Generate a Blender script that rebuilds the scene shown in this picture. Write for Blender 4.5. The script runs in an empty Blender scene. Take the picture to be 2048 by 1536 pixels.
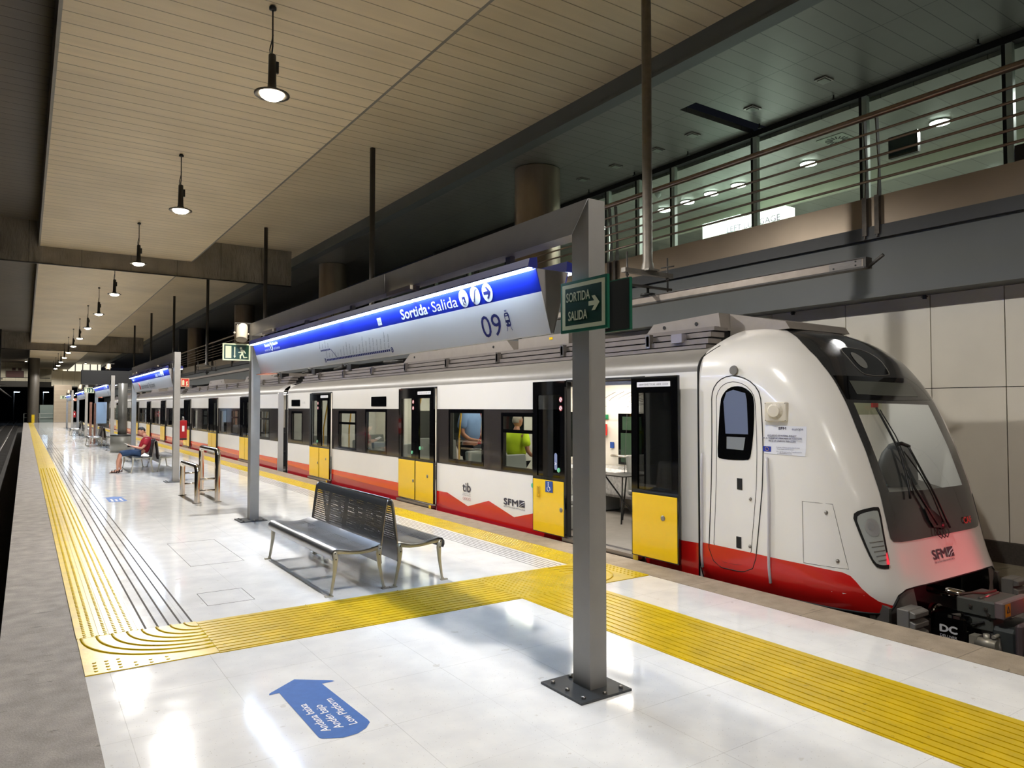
# Underground railway platform with a white train, built from mesh code
LAMP_P, MEZZ_P, EXPO = 1300, 230, 0.06
import bpy, bmesh, math, random
from math import pi, sin, cos, tan, radians, atan2, sqrt
from mathutils import Vector, Matrix
random.seed(7)
SC = bpy.context.scene
COL = SC.collection

# ------------------------------------------------------------------ materials
MATS = {}
def lin(c):
    return tuple(((v/12.92) if v <= 0.04045 else ((v+0.055)/1.055)**2.4) for v in c)
def mat(name, col, rough=0.5, metal=0.0, var=0.0, vscale=8.0, bump=0.0, bscale=60.0, coat=0.0, emit=None, estr=0.0, spec=0.5, stretch=None):
    """principled material with optional procedural colour variation and bump; col is sRGB 0..1"""
    if name in MATS: return MATS[name]
    m = bpy.data.materials.new(name); m.use_nodes = True
    nt = m.node_tree; b = nt.nodes['Principled BSDF']
    c = lin(col)
    b.inputs['Base Color'].default_value = (*c, 1)
    b.inputs['Roughness'].default_value = rough
    b.inputs['Metallic'].default_value = metal
    b.inputs['Specular IOR Level'].default_value = spec
    if coat: b.inputs['Coat Weight'].default_value = coat; b.inputs['Coat Roughness'].default_value = 0.05
    tc = nt.nodes.new('ShaderNodeTexCoord'); src = tc.outputs['Object']
    if stretch:
        mp = nt.nodes.new('ShaderNodeMapping'); mp.inputs['Scale'].default_value = stretch
        nt.links.new(src, mp.inputs['Vector']); src = mp.outputs['Vector']
    if var:
        n = nt.nodes.new('ShaderNodeTexNoise'); n.inputs['Scale'].default_value = vscale; n.inputs['Detail'].default_value = 5
        r = nt.nodes.new('ShaderNodeValToRGB')
        r.color_ramp.elements[0].position = 0.3; r.color_ramp.elements[1].position = 0.72
        r.color_ramp.elements[0].color = (*[v*(1-var) for v in c], 1)
        r.color_ramp.elements[1].color = (*[min(1, v*(1+var*0.7)) for v in c], 1)
        nt.links.new(src, n.inputs['Vector']); nt.links.new(n.outputs['Fac'], r.inputs['Fac'])
        nt.links.new(r.outputs['Color'], b.inputs['Base Color'])
    if bump:
        n = nt.nodes.new('ShaderNodeTexNoise'); n.inputs['Scale'].default_value = bscale; n.inputs['Detail'].default_value = 3
        bp = nt.nodes.new('ShaderNodeBump'); bp.inputs['Strength'].default_value = bump; bp.inputs['Distance'].default_value = 0.01
        nt.links.new(src, n.inputs['Vector']); nt.links.new(n.outputs['Fac'], bp.inputs['Height'])
        nt.links.new(bp.outputs['Normal'], b.inputs['Normal'])
    if emit:
        b.inputs['Emission Color'].default_value = (*lin(emit), 1); b.inputs['Emission Strength'].default_value = estr
    MATS[name] = m
    return m

class NT:
    """small helper to write node graphs"""
    def __init__(s, name):
        s.m = bpy.data.materials.new(name); s.m.use_nodes = True; s.nt = s.m.node_tree
        s.b = s.nt.nodes['Principled BSDF']; s.out = s.nt.nodes['Material Output']; MATS[name] = s.m
    def n(s, t, **kw):
        x = s.nt.nodes.new('ShaderNode'+t)
        for k, v in kw.items(): setattr(x, k, v)
        return x
    def l(s, a, b): s.nt.links.new(a, b)
    def math(s, op, a, b=None, c=None):
        x = s.n('Math', operation=op)
        for i, v in enumerate((a, b, c)):
            if v is None: continue
            if isinstance(v, (int, float)): x.inputs[i].default_value = v
            else: s.l(v, x.inputs[i])
        return x.outputs[0]
    def sep(s, v):
        x = s.n('SeparateXYZ'); s.l(v, x.inputs[0]); return x.outputs
    def mix(s, f, a, b):
        x = s.n('Mix', data_type='RGBA')
        for i, v in ((0, f), (6, a), (7, b)):
            if isinstance(v, tuple): x.inputs[i].default_value = (*v, 1)
            elif isinstance(v, (int, float)): x.inputs[i].default_value = v
            else: s.l(v, x.inputs[i])
        return x.outputs[2]
    def noise(s, vec, scale, detail=4):
        x = s.n('TexNoise'); x.inputs['Scale'].default_value = scale; x.inputs['Detail'].default_value = detail
        s.l(vec, x.inputs['Vector']); return x.outputs['Fac']
    def step(s, f, lo, hi):
        x = s.n('MapRange'); x.inputs['From Min'].default_value = lo; x.inputs['From Max'].default_value = hi
        s.l(f, x.inputs['Value']); return x.outputs[0]

def line_mask(g, coord, period, width, offset=0.0):
    """1 on a thin line every `period`"""
    f = g.math('FRACT', g.math('DIVIDE', g.math('ADD', coord, offset), period))
    return g.math('LESS_THAN', f, width/period)

def glass(name, tint, refl=1.0, base=0.0):
    """thin pane: transparent with a fresnel reflection"""
    if name in MATS: return MATS[name]
    g = NT(name); g.nt.nodes.remove(g.b)
    tr = g.n('BsdfTransparent'); tr.inputs[0].default_value = (*tint, 1)
    gl = g.n('BsdfGlossy'); gl.inputs['Roughness'].default_value = 0.02
    lw = g.n('LayerWeight'); lw.inputs[0].default_value = .5
    fr = g.math('ADD', g.math('MULTIPLY', g.math('POWER', lw.outputs['Facing'], 5.0), .96), .04)
    mx = g.n('MixShader'); f = g.math('MINIMUM', g.math('ADD', g.math('MULTIPLY', fr, refl), base), 1.0)
    g.l(f, mx.inputs[0]); g.l(tr.outputs[0], mx.inputs[1]); g.l(gl.outputs[0], mx.inputs[2]); g.l(mx.outputs[0], g.out.inputs[0])
    return g.m

# ------------------------------------------------------------------ object helpers
LOC = {}
def place(o, parent=None, loc=(0, 0, 0)):
    COL.objects.link(o)
    if parent is not None:
        o.parent = parent; LOC[o.name] = LOC[parent.name]
    else:
        o.location = loc; LOC[o.name] = Vector(loc)
    return o
def tag(o, label=None, cat=None, group=None, kind=None):
    if label: o['label'] = label
    if cat: o['category'] = cat
    if group: o['group'] = group
    if kind: o['kind'] = kind
    return o
def empty(name, loc, label, cat, group=None):
    o = bpy.data.objects.new(name, None); o.empty_display_size = 0.1
    place(o, None, loc); return tag(o, label, cat, group)
def kids(o): return [c for c in COL.objects if c.parent == o]
def copy_tree(o, loc, label=None, rz=None):
    r = o.copy(); COL.objects.link(r); r.location = loc
    if rz is not None: r.rotation_euler.z = rz
    if label: r['label'] = label
    for ch in kids(o):
        c = ch.copy(); COL.objects.link(c); c.parent = r
        for g in kids(ch):
            d = g.copy(); COL.objects.link(d); d.parent = c
    return r

class MB:
    def __init__(s): s.bm = bmesh.new(); s.mi = 0
    def m(s, i): s.mi = i; return s
    def poly(s, pts):
        f = s.bm.faces.new([s.bm.verts.new(p) for p in pts]); f.material_index = s.mi; return f
    def box(s, a, b, rot=None, c=None):
        x0, y0, z0 = a; x1, y1, z1 = b
        P = [Vector(p) for p in ((x0,y0,z0),(x1,y0,z0),(x1,y1,z0),(x0,y1,z0),(x0,y0,z1),(x1,y0,z1),(x1,y1,z1),(x0,y1,z1))]
        if rot is not None:
            c = Vector(c) if c is not None else sum(P, Vector())/8
            P = [c + rot @ (p-c) for p in P]
        v = [s.bm.verts.new(p) for p in P]
        for q in ((0,3,2,1),(4,5,6,7),(0,1,5,4),(1,2,6,5),(2,3,7,6),(3,0,4,7)):
            s.bm.faces.new([v[i] for i in q]).material_index = s.mi
        return s
    def prism(s, pts, axis, lo, hi):
        """pts 2-D outline extruded along axis (0,1,2); the other two coordinates in order"""
        def mk(p, t):
            l = list(p); l.insert(axis, t); return s.bm.verts.new(l)
        A = [mk(p, lo) for p in pts]; B = [mk(p, hi) for p in pts]; n = len(pts)
        s.bm.faces.new(A).material_index = s.mi; s.bm.faces.new(B[::-1]).material_index = s.mi
        for i in range(n):
            j = (i+1) % n
            s.bm.faces.new((A[i], B[i], B[j], A[j])).material_index = s.mi
        return s
    def sheet(s, pts, axis, lo, hi):
        def mk(p, t):
            l = list(p); l.insert(axis, t); return s.bm.verts.new(l)
        A = [mk(p, lo) for p in pts]; B = [mk(p, hi) for p in pts]
        for i in range(len(pts)-1):
            s.bm.faces.new((A[i], B[i], B[i+1], A[i+1])).material_index = s.mi
        return s
    def tube(s, pts, r, seg=10, flat=None, cap=True):
        """sweep a circle (radius r or list) along pts"""
        pts = [Vector(p) for p in pts]; n = len(pts); R = r if isinstance(r, (list, tuple)) else [r]*n
        rings = []; ref = None
        for i, p in enumerate(pts):
            t = (pts[min(i+1, n-1)] - pts[max(i-1, 0)]).normalized()
            if ref is None:
                ref = Vector((0, 0, 1)) if abs(t.z) < 0.9 else Vector((1, 0, 0))
            u = (ref - t*ref.dot(t)).normalized(); ref = u; w = t.cross(u)
            fu, fw = (1, 1) if flat is None else flat
            rings.append([s.bm.verts.new(p + u*R[i]*fu*cos(2*pi*k/seg) + w*R[i]*fw*sin(2*pi*k/seg)) for k in range(seg)])
        for a, b in zip(rings, rings[1:]):
            for k in range(seg):
                f = s.bm.faces.new((a[k], a[(k+1) % seg], b[(k+1) % seg], b[k])); f.material_index = s.mi; f.smooth = True
        if cap:
            s.bm.faces.new(rings[0][::-1]).material_index = s.mi; s.bm.faces.new(rings[-1]).material_index = s.mi
        return s
    def lathe(s, prof, c, seg=20, axis=2, rot=None, smooth=True):
        """prof: list of (r, t) along axis; optional rotation matrix about c"""
        c = Vector(c); rings = []
        for r, t in prof:
            ring = []
            for k in range(seg):
                a = 2*pi*k/seg; l = [r*cos(a), r*sin(a)]; l.insert(axis, t); v = Vector(l)
                if rot is not None: v = rot @ v
                ring.append(s.bm.verts.new(c + v))
            rings.append(ring)
        for a, b in zip(rings, rings[1:]):
            for k in range(seg):
                f = s.bm.faces.new((a[k], a[(k+1) % seg], b[(k+1) % seg], b[k])); f.material_index = s.mi; f.smooth = smooth
        s.bm.faces.new(rings[0][::-1]).material_index = s.mi; s.bm.faces.new(rings[-1]).material_index = s.mi
        return s
    def ball(s, c, r, seg=12, sc=(1, 1, 1)):
        n = 8; prof = [(max(1e-4, sin(pi*i/n))*r, -cos(pi*i/n)*r) for i in range(n+1)]
        return s.lathe(prof, c, seg, 2, Matrix.Diagonal(Vector(sc)))
    def build(s, name, mats, parent=None, loc=(0, 0, 0), smooth=False, bevel=0, label=None):
        if isinstance(mats, bpy.types.Material): mats = [mats]
        o = mk_obj(name, s.bm, mats, parent, loc, smooth, bevel)
        if label: o['label'] = label
        return o

def mk_obj(name, bm, mats, parent=None, loc=(0, 0, 0), smooth=False, bevel=0):
    me = bpy.data.meshes.new(name)
    bmesh.ops.recalc_face_normals(bm, faces=bm.faces)
    if bevel:
        bmesh.ops.bevel(bm, geom=[e for e in bm.edges if len(e.link_faces) == 2 and e.calc_face_angle(0) > 0.6], offset=bevel, segments=1, affect='EDGES', clamp_overlap=True)
    off = LOC[parent.name] if parent is not None else Vector(loc)
    bmesh.ops.translate(bm, vec=-off, verts=bm.verts)
    if smooth:
        for f in bm.faces: f.smooth = True
    bm.to_mesh(me); bm.free()
    for m in mats: me.materials.append(m)
    o = bpy.data.objects.new(name, me); place(o, parent, loc); return o

_F = {}
def text(s, size, m, org, xd, yd, parent, name='lettering', align='CENTER', squeeze=1.0, bold=0.0, depth=0.0, tgt=None, rot=0.0):
    """lettering as real mesh: org is the anchor (baseline, by align), xd/yd reading and up directions; tgt = width to fit"""
    c = bpy.data.curves.new('t', 'FONT'); c.body = s; c.size = size; c.align_x = align; c.extrude = depth; c.resolution_u = 3
    tmp = bpy.data.objects.new('t', c); COL.objects.link(tmp)
    bpy.context.view_layer.update()
    me = bpy.data.meshes.new_from_object(tmp); bpy.data.objects.remove(tmp); bpy.data.curves.remove(c)
    xd = Vector(xd).normalized(); yd = Vector(yd).normalized(); nd = xd.cross(yd); org = Vector(org)
    if len(me.vertices):
        w = max(v.co.x for v in me.vertices) - min(v.co.x for v in me.vertices)
        k = (tgt/w) if tgt else squeeze
    else: k = 1
    off = LOC[parent.name]
    cr, sr = cos(rot), sin(rot)
    for v in me.vertices:
        x, y = v.co.x*k, v.co.y
        x, y = x*cr-y*sr, x*sr+y*cr
        v.co = org + xd*x + yd*y + nd*v.co.z - off
    if bold:
        bm = bmesh.new()
        for dx, dy, dz in ((-1, 0, 0), (1, 0, .0002), (0, .8, .0004), (0, -.8, .0006)):
            k0 = len(bm.verts); bm.from_mesh(me); bm.verts.ensure_lookup_table()
            for v in bm.verts[k0:]: v.co += xd*dx*bold+yd*dy*bold+nd*dz
        bm.to_mesh(me); bm.free()
    me.name = name; me.materials.clear(); me.materials.append(m)
    o = bpy.data.objects.new(name, me); place(o, parent); return o

def merge_text(items, name, m, parent):
    """several text() objects joined to one part"""
    bm = bmesh.new()
    for o in items:
        bm.from_mesh(o.data); me = o.data; bpy.data.objects.remove(o); bpy.data.meshes.remove(me)
    me = bpy.data.meshes.new(name); bm.to_mesh(me); bm.free(); me.materials.append(m)
    o = bpy.data.objects.new(name, me); place(o, parent); return o

def flat_poly(name, loops, fn, m, parent=None, step=0.0, stepy=0.0, loc=(0, 0, 0), smooth=False):
    """polygon (outer loop + holes, 2-D) filled, cut to a grid and mapped through fn(u,v)->Vector"""
    bm = bmesh.new(); E = []
    for lp in loops:
        v = [bm.verts.new((p[0], p[1], 0)) for p in lp]
        for i in range(len(v)): E.append(bm.edges.new((v[i], v[(i+1) % len(v)])))
    bmesh.ops.triangle_fill(bm, use_beauty=True, use_dissolve=False, edges=E)
    for ax, st in ((0, step), (1, stepy)):
        if not st: continue
        lo = min(v.co[ax] for v in bm.verts); hi = max(v.co[ax] for v in bm.verts)
        k = math.floor(lo/st)+1
        while k*st < hi:
            pc = [0, 0, 0]; pc[ax] = k*st; pn = [0, 0, 0]; pn[ax] = 1
            bmesh.ops.bisect_plane(bm, geom=bm.verts[:]+bm.edges[:]+bm.faces[:], plane_co=pc, plane_no=pn, dist=1e-6); k += 1
    for v in bm.verts: v.co = fn(v.co.x, v.co.y)
    for f in bm.faces: f.smooth = smooth
    o = mk_obj(name, bm, [m], parent, loc); return o
# ------------------------------------------------------------------ the material library
CREAM = mat('painted_cream', (.87,.85,.80), 0.45, var=.04, vscale=3)
WHITE_TRAIN = mat('train_white', (.93,.92,.90), 0.22, coat=.6, var=.02, vscale=2)
RED = mat('train_red', (.80,.10,.09), 0.25, coat=.5)
DRED = mat('train_crimson', (.72,.12,.17), 0.25, coat=.5)
ORANGE = mat('train_orange', (.90,.27,.10), 0.25, coat=.5)
YELLOW_DOOR = mat('door_yellow', (.95,.78,.02), 0.28, coat=.4)
BLACK_GLOSS = mat('black_gloss', (.035,.035,.038), 0.06, coat=.3)
BAND = mat('dark_band', (.20,.185,.18), 0.12, coat=.4)
BLACK = mat('black_rubber', (.05,.05,.05), 0.6)
ROOF_GREY = mat('roof_grey', (.50,.485,.46), 0.4, var=.05)
FAIRING = mat('roof_fairing', (.52,.49,.47), 0.4, metal=.3, var=.08)
CHARCOAL = mat('charcoal_mask', (.20,.20,.20), 0.2, coat=.4)
SKIRT = mat('skirt_grey', (.36,.35,.33), 0.5, var=.1)
GREY_MID = mat('grey_fender', (.45,.44,.42), 0.5, var=.06)
STEEL_POST = mat('post_grey', (.62,.61,.595), 0.45, metal=.15, var=.06, vscale=5, bump=.05)
STEEL = mat('polished_steel', (.86,.83,.79), 0.13, metal=1.0, var=.05)
STEEL_BR = mat('brushed_steel', (.62,.60,.58), 0.3, metal=.9, var=.1, vscale=14, stretch=(6,1,6))
CAST = mat('cast_aluminium', (.74,.72,.66), 0.42, metal=.45, var=.06)
GALV = mat('galvanised_pipe', (.50,.48,.45), 0.5, metal=.5, var=.18, vscale=9)
DARKPIPE = mat('dark_pipe', (.26,.25,.24), 0.5, metal=.4, var=.1)
RAIL_BR = mat('handrail_steel', (.60,.54,.50), 0.28, metal=.9, var=.08, vscale=5)
PLATE = mat('bronze_plate', (.52,.47,.41), 0.36, metal=.7, var=.12, vscale=1.3)
BEAM = mat('beam_grey', (.34,.355,.355), 0.5, var=.05, vscale=2)
BEAM_DK = mat('beam_dark', (.22,.23,.24), 0.5, var=.05)
BLUE_SIGN = mat('sign_blue', (.09,.17,.66), 0.3)
BLUE_DK = mat('sign_navy', (.13,.15,.42), 0.4)
BLUE_TXT = mat('navy_ink', (.15,.17,.47), 0.4)
WHITE_SIGN = mat('sign_white', (.95,.94,.95), 0.35)
WHITE_INK = mat('white_ink', (.93,.93,.95), 0.4)
GREY_INK = mat('grey_ink', (.45,.45,.47), 0.5)
INK = mat('dark_ink', (.22,.21,.27), 0.4)
GREEN = mat('exit_green', (.01,.20,.12), 0.35)
TEAL = mat('exit_rim_green', (.08,.38,.29), 0.4)
LUM = mat('photoluminescent', (.82,.84,.70), 0.5)
SIGN_RED = mat('sign_red', (.78,.13,.10), 0.4)
EXT_RED = mat('cabinet_red', (.62,.05,.08), 0.35)
DECAL_BLUE = mat('decal_blue', (.22,.40,.68), 0.65, spec=.25, var=.08, vscale=20)
SEAT_GREY = mat('seat_grey', (.52,.53,.52), 0.5)
POLE_YEL = mat('pole_yellow', (.85,.65,.10), 0.35)
INT_WHITE = mat('interior_white', (.88,.86,.82), 0.5)
INT_FLOOR = mat('interior_floor', (.45,.43,.41), 0.6, var=.1)
PLASTIC = mat('plastic_wrap', (.70,.70,.70), 0.15, var=.3, vscale=20, bump=.8, bscale=25)
HOUSING = mat('lamp_black', (.06,.06,.06), 0.4)
LAMP_RIM = mat('lamp_rim', (.35,.33,.30), 0.3, metal=.6)
def emis(name, col, strength):
    if name in MATS: return MATS[name]
    g = NT(name); g.nt.nodes.remove(g.b); e = g.n('Emission'); e.inputs[0].default_value = (*lin(col), 1); e.inputs[1].default_value = strength
    g.l(e.outputs[0], g.out.inputs[0]); return g.m
LAMP_E = emis('lamp_face', (1, .95, .84), 60)
TUBE_E = emis('sign_tube', (.80, .90, 1), 44)
MEZZ_E = emis('mezzanine_lamp_face', (.93, 1, .94), 30)
CAR_E = emis('car_ceiling_light', (1, .96, .90), 20)
TINY_E = emis('distant_lamp_face', (.8, .9, 1), 25)
WIN_GLASS = glass('window_glass', (.72,.76,.74), 1.6, .02)
DARK_GLASS = glass('dark_window_glass', (.30,.31,.31), 1.6, .02)
WS_GLASS = glass('windscreen_glass', (.80,.83,.82), 1.2, .02)
MEZZ_GLASS = glass('mezzanine_glass', (.93,.955,.94), .8, .01)

def slats(name, col, period, dark=.45, axis=1, var=.12):
    g = NT(name); tc = g.n('TexCoord'); P = tc.outputs['Object']; s = g.sep(P)
    l = line_mask(g, s[axis], period, period*.05)
    n1 = g.noise(P, .35, 3)
    mp = g.n('Mapping'); mp.inputs['Scale'].default_value = (.25, 6, 1) if axis == 1 else (6, .25, 1); g.l(P, mp.inputs['Vector'])
    n2 = g.noise(mp.outputs[0], 1.0, 3)
    c = lin(col)
    base = g.mix(g.step(n1, .3, .7), tuple(v*(1-var) for v in c), tuple(min(1, v*(1+var)) for v in c))
    base = g.mix(g.math('MULTIPLY', g.step(n2, .35, .7), .35), base, tuple(v*.78 for v in c))
    col2 = g.mix(l, base, tuple(v*dark for v in c))
    g.l(col2, g.b.inputs['Base Color']); g.b.inputs['Roughness'].default_value = .55
    bp = g.n('Bump'); bp.inputs['Distance'].default_value = .012; bp.inputs['Strength'].default_value = .7
    f = g.math('FRACT', g.math('DIVIDE', s[axis], period)); tri = g.math('MINIMUM', g.math('MULTIPLY', g.math('ABSOLUTE', g.math('SUBTRACT', f, .5)), -2.0), 1.0)
    h = g.math('MINIMUM', g.math('MULTIPLY', g.math('ADD', tri, 1.0), 10.0), 1.0)
    g.l(h, bp.inputs['Height']); g.l(bp.outputs[0], g.b.inputs['Normal'])
    return g.m
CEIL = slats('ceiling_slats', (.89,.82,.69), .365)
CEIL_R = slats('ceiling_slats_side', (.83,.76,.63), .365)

CEIL_L_SHADE = slats('ceiling_slats_left_shaded', (.42,.385,.34), .365)  # same slats, with the shade over the left tracks put into the colour
def floor_mat():
    g = NT('terrazzo_floor'); tc = g.n('TexCoord'); P = tc.outputs['Object']; s = g.sep(P)
    lx = line_mask(g, s[0], .60, .0032, .12)
    row = g.math('FLOOR', g.math('DIVIDE', g.math('ADD', s[0], .12), .60))
    off = g.math('MULTIPLY', g.math('FRACT', g.math('MULTIPLY', row, .5)), .0)
    ly = line_mask(g, g.math('ADD', s[1], off), .60, .003, .0)
    j = g.math('MAXIMUM', lx, ly)
    v = g.n('TexVoronoi'); v.inputs['Scale'].default_value = 60; g.l(P, v.inputs['Vector'])
    sp = g.math('LESS_THAN', v.outputs['Distance'], .13)
    n = g.noise(P, 4, 6); n0 = g.noise(P, 1.1, 3)
    base = g.mix(g.step(n, .3, .7), lin((.89,.89,.89)), lin((.95,.948,.94)))
    gate = g.math('MULTIPLY', sp, g.math('GREATER_THAN', g.noise(P, 37, 1), .53))
    base = g.mix(g.math('MULTIPLY', gate, .55), base, lin((.55,.52,.48)))
    fade = g.math('MULTIPLY', j, g.math('ADD', g.math('MULTIPLY', g.step(n0, .35, .6), .30), .12))
    base = g.mix(fade, base, lin((.45,.43,.40)))
    st = g.math('MULTIPLY', g.math('GREATER_THAN', g.noise(P, 9, 5), .69), .35)
    base = g.mix(st, base, lin((.74,.71,.66)))
    g.l(base, g.b.inputs['Base Color'])
    g.l(g.math('ADD', g.math('MULTIPLY', n, .12), .035), g.b.inputs['Roughness'])
    bp = g.n('Bump'); bp.inputs['Strength'].default_value = .08; bp.inputs['Distance'].default_value = .004
    mp = g.n('Mapping'); mp.inputs['Scale'].default_value = (.5, 2.2, 1); g.l(P, mp.inputs['Vector'])
    g.l(g.noise(mp.outputs[0], 1.6, 2), bp.inputs['Height']); g.l(bp.outputs[0], g.b.inputs['Normal'])
    return g.m
TERRAZZO = floor_mat()

def concrete(name, a, b, scale=6, rough=.75, lines=0):
    g = NT(name); tc = g.n('TexCoord'); P = tc.outputs['Object']
    n = g.noise(P, scale, 8); n2 = g.noise(P, 90, 2)
    c = g.mix(g.step(n, .3, .7), lin(a), lin(b))
    mp = g.n('Mapping'); mp.inputs['Scale'].default_value = (3, 14, 1); g.l(P, mp.inputs['Vector'])
    pit = g.math('MULTIPLY', g.math('GREATER_THAN', g.noise(mp.outputs[0], 1.3, 3), .68), .5)
    c = g.mix(pit, c, tuple(v*.35 for v in lin(a)))
    if lines:
        s = g.sep(P); c = g.mix(g.math('MULTIPLY', line_mask(g, s[1], lines, .008), .6), c, tuple(v*.3 for v in lin(a)))
    c = g.mix(g.math('MULTIPLY', g.step(n2, .55, .75), .25), c, tuple(min(1, v*1.5) for v in lin(b)))
    g.l(c, g.b.inputs['Base Color']); g.b.inputs['Roughness'].default_value = rough
    bp = g.n('Bump'); bp.inputs['Strength'].default_value = .35; bp.inputs['Distance'].default_value = .01
    g.l(n2, bp.inputs['Height']); g.l(bp.outputs[0], g.b.inputs['Normal']); return g.m
CONC = concrete('edge_concrete', (.50,.475,.45), (.62,.59,.56))
CONC_R = concrete('edge_concrete_right', (.56,.51,.44), (.66,.60,.52), lines=1.2)
BALLAST = concrete('track_bed', (.14,.13,.12), (.25,.235,.22), 14, .9)
LEDGE = concrete('ledge_concrete', (.45,.43,.37), (.56,.53,.46), 3)
CARPET = concrete('ledge_gravel', (.40,.39,.38), (.52,.50,.48), 40, .9)

def tactile(name):
    g = NT(name); tc = g.n('TexCoord'); P = tc.outputs['Object']
    n = g.noise(P, 5, 6)
    c = g.mix(g.step(n, .3, .72), lin((.76,.645,.06)), lin((.87,.74,.05)))
    c = g.mix(g.math('MULTIPLY', g.math('GREATER_THAN', g.noise(P, 17, 5), .67), .45), c, lin((.55,.47,.12)))
    g.l(c, g.b.inputs['Base Color']); g.b.inputs['Roughness'].default_value = .3
    bp = g.n('Bump'); bp.inputs['Strength'].default_value = .25; bp.inputs['Distance'].default_value = .004
    g.l(g.noise(P, 25, 3), bp.inputs['Height']); g.l(bp.outputs[0], g.b.inputs['Normal']); return g.m
TACT = tactile('tactile_yellow')

def perforated():
    """bench steel with punched holes laid out in UV (u along the bench in metres, v across)"""
    g = NT('perforated_steel'); uv = g.n('UVMap'); s = g.sep(uv.outputs[0])
    g.b.inputs['Metallic'].default_value = .85; g.b.inputs['Roughness'].default_value = .3
    g.b.inputs['Base Color'].default_value = (*lin((.60,.60,.61)), 1)
    pu = g.math('FRACT', g.math('DIVIDE', s[0], .49)); inz = g.math('MULTIPLY', g.math('GREATER_THAN', pu, .10), g.math('LESS_THAN', pu, .90))
    inv = g.math('MULTIPLY', g.math('GREATER_THAN', s[1], .075), g.math('LESS_THAN', s[1], .41))
    row = g.math('FLOOR', g.math('DIVIDE', s[1], .0225))
    sh = g.math('MULTIPLY', g.math('FRACT', g.math('MULTIPLY', row, .5)), .0)
    hu = g.math('FRACT', g.math('DIVIDE', g.math('ADD', s[0], sh), .028)); hv = g.math('FRACT', g.math('DIVIDE', s[1], .0225))
    a = g.math('LESS_THAN', g.math('ABSOLUTE', g.math('SUBTRACT', hu, .5)), .36)
    b = g.math('LESS_THAN', g.math('ABSOLUTE', g.math('SUBTRACT', hv, .5)), .27)
    hole = g.math('MULTIPLY', g.math('MULTIPLY', a, b), g.math('MULTIPLY', inz, inv))
    tr = g.n('BsdfTransparent'); mx = g.n('MixShader')
    g.l(hole, mx.inputs[0]); g.l(g.b.outputs[0], mx.inputs[1]); g.l(tr.outputs[0], mx.inputs[2]); g.l(mx.outputs[0], g.out.inputs[0])
    return g.m
PERF = perforated()

def grid_mat(name, col, px, py, ox, oy, ax, ay, w=.012, dark=.15, rough=.5, var=.05, metal=0.0):
    g = NT(name); tc = g.n('TexCoord'); P = tc.outputs['Object']; s = g.sep(P)
    j = g.math('MAXIMUM', line_mask(g, s[ax], px, w, ox), line_mask(g, s[ay], py, w, oy))
    c = lin(col); n = g.noise(P, 1.2, 4)
    base = g.mix(g.step(n, .3, .7), tuple(v*(1-var) for v in c), tuple(min(1, v*(1+var)) for v in c))
    g.l(g.mix(j, base, tuple(v*dark for v in c)), g.b.inputs['Base Color'])
    g.b.inputs['Roughness'].default_value = rough; g.b.inputs['Metallic'].default_value = metal
    bp = g.n('Bump'); bp.inputs['Strength'].default_value = .6; bp.inputs['Distance'].default_value = .01; bp.invert = True
    g.l(j, bp.inputs['Height']); g.l(bp.outputs[0], g.b.inputs['Normal'])
    return g.m
DARK_CEIL = grid_mat('metal_ceiling_panels', (.45,.445,.425), 1.73, .305, -11.1, .1, 0, 1, .012, .3, .38, .06, .3)
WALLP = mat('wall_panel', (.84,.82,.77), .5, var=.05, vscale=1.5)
BACKW = grid_mat('far_panel_wall', (.80,.77,.68), 1.2, 1.25, 0, .1, 0, 2, .02, .4)
TILEW = grid_mat('striped_tile_wall', (.66,.60,.52), 50, .16, 0, 0, 0, 2, .02, .45)
def curtain_mat():
    g = NT('smoke_curtain'); tc = g.n('TexCoord'); P = tc.outputs['Object']; s = g.sep(P)
    c = lin((.56,.52,.46)); n = g.noise(P, 1.3, 5)
    base = g.mix(g.step(n, .3, .7), tuple(v*.75 for v in c), tuple(v*1.15 for v in c))
    g.l(g.mix(g.math('MULTIPLY', line_mask(g, s[0], 1.55, .02), .7), base, tuple(v*.25 for v in c)), g.b.inputs['Base Color'])
    g.b.inputs['Roughness'].default_value = .75
    mp = g.n('Mapping'); mp.inputs['Rotation'].default_value = (0, .7, 0); mp.inputs['Scale'].default_value = (2.2, 1, .6); g.l(P, mp.inputs['Vector'])
    bp = g.n('Bump'); bp.inputs['Strength'].default_value = 1; bp.inputs['Distance'].default_value = .12
    g.l(g.noise(mp.outputs[0], 1.6, 4), bp.inputs['Height']); g.l(bp.outputs[0], g.b.inputs['Normal']); return g.m
CURT = curtain_mat()
# ------------------------------------------------------------------ the setting
def struct(mb, name, mats, **kw): return tag(mb.build(name, mats, **kw), kind='structure')
Y0, YE = -14.0, 98.5
XL, XR = -.12, 5.67
struct(MB().box((XL+.32, Y0, -.25), (5.27, YE, 0)), 'floor', TERRAZZO)
struct(MB().box((XL, Y0, -.25), (.345, YE, .002)).box((XL+.12, Y0, -1.1), (XL+.2, YE, -.25)), 'trim_1', CONC)
struct(MB().box((5.275, Y0, -.25), (XR, YE, .002)).box((XR-.2, Y0, -1.1), (XR-.12, YE, -.25)), 'trim_2', CONC_R)
struct(MB().box((-14, Y0, -1.3), (XL+.2, 190, -1.1)).box((XR-.2, Y0, -1.3), (10.2, 190, -1.1)).box((XL+.2, YE, -1.3), (XR-.2, 190, -1.1)), 'ground', BALLAST)
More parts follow.
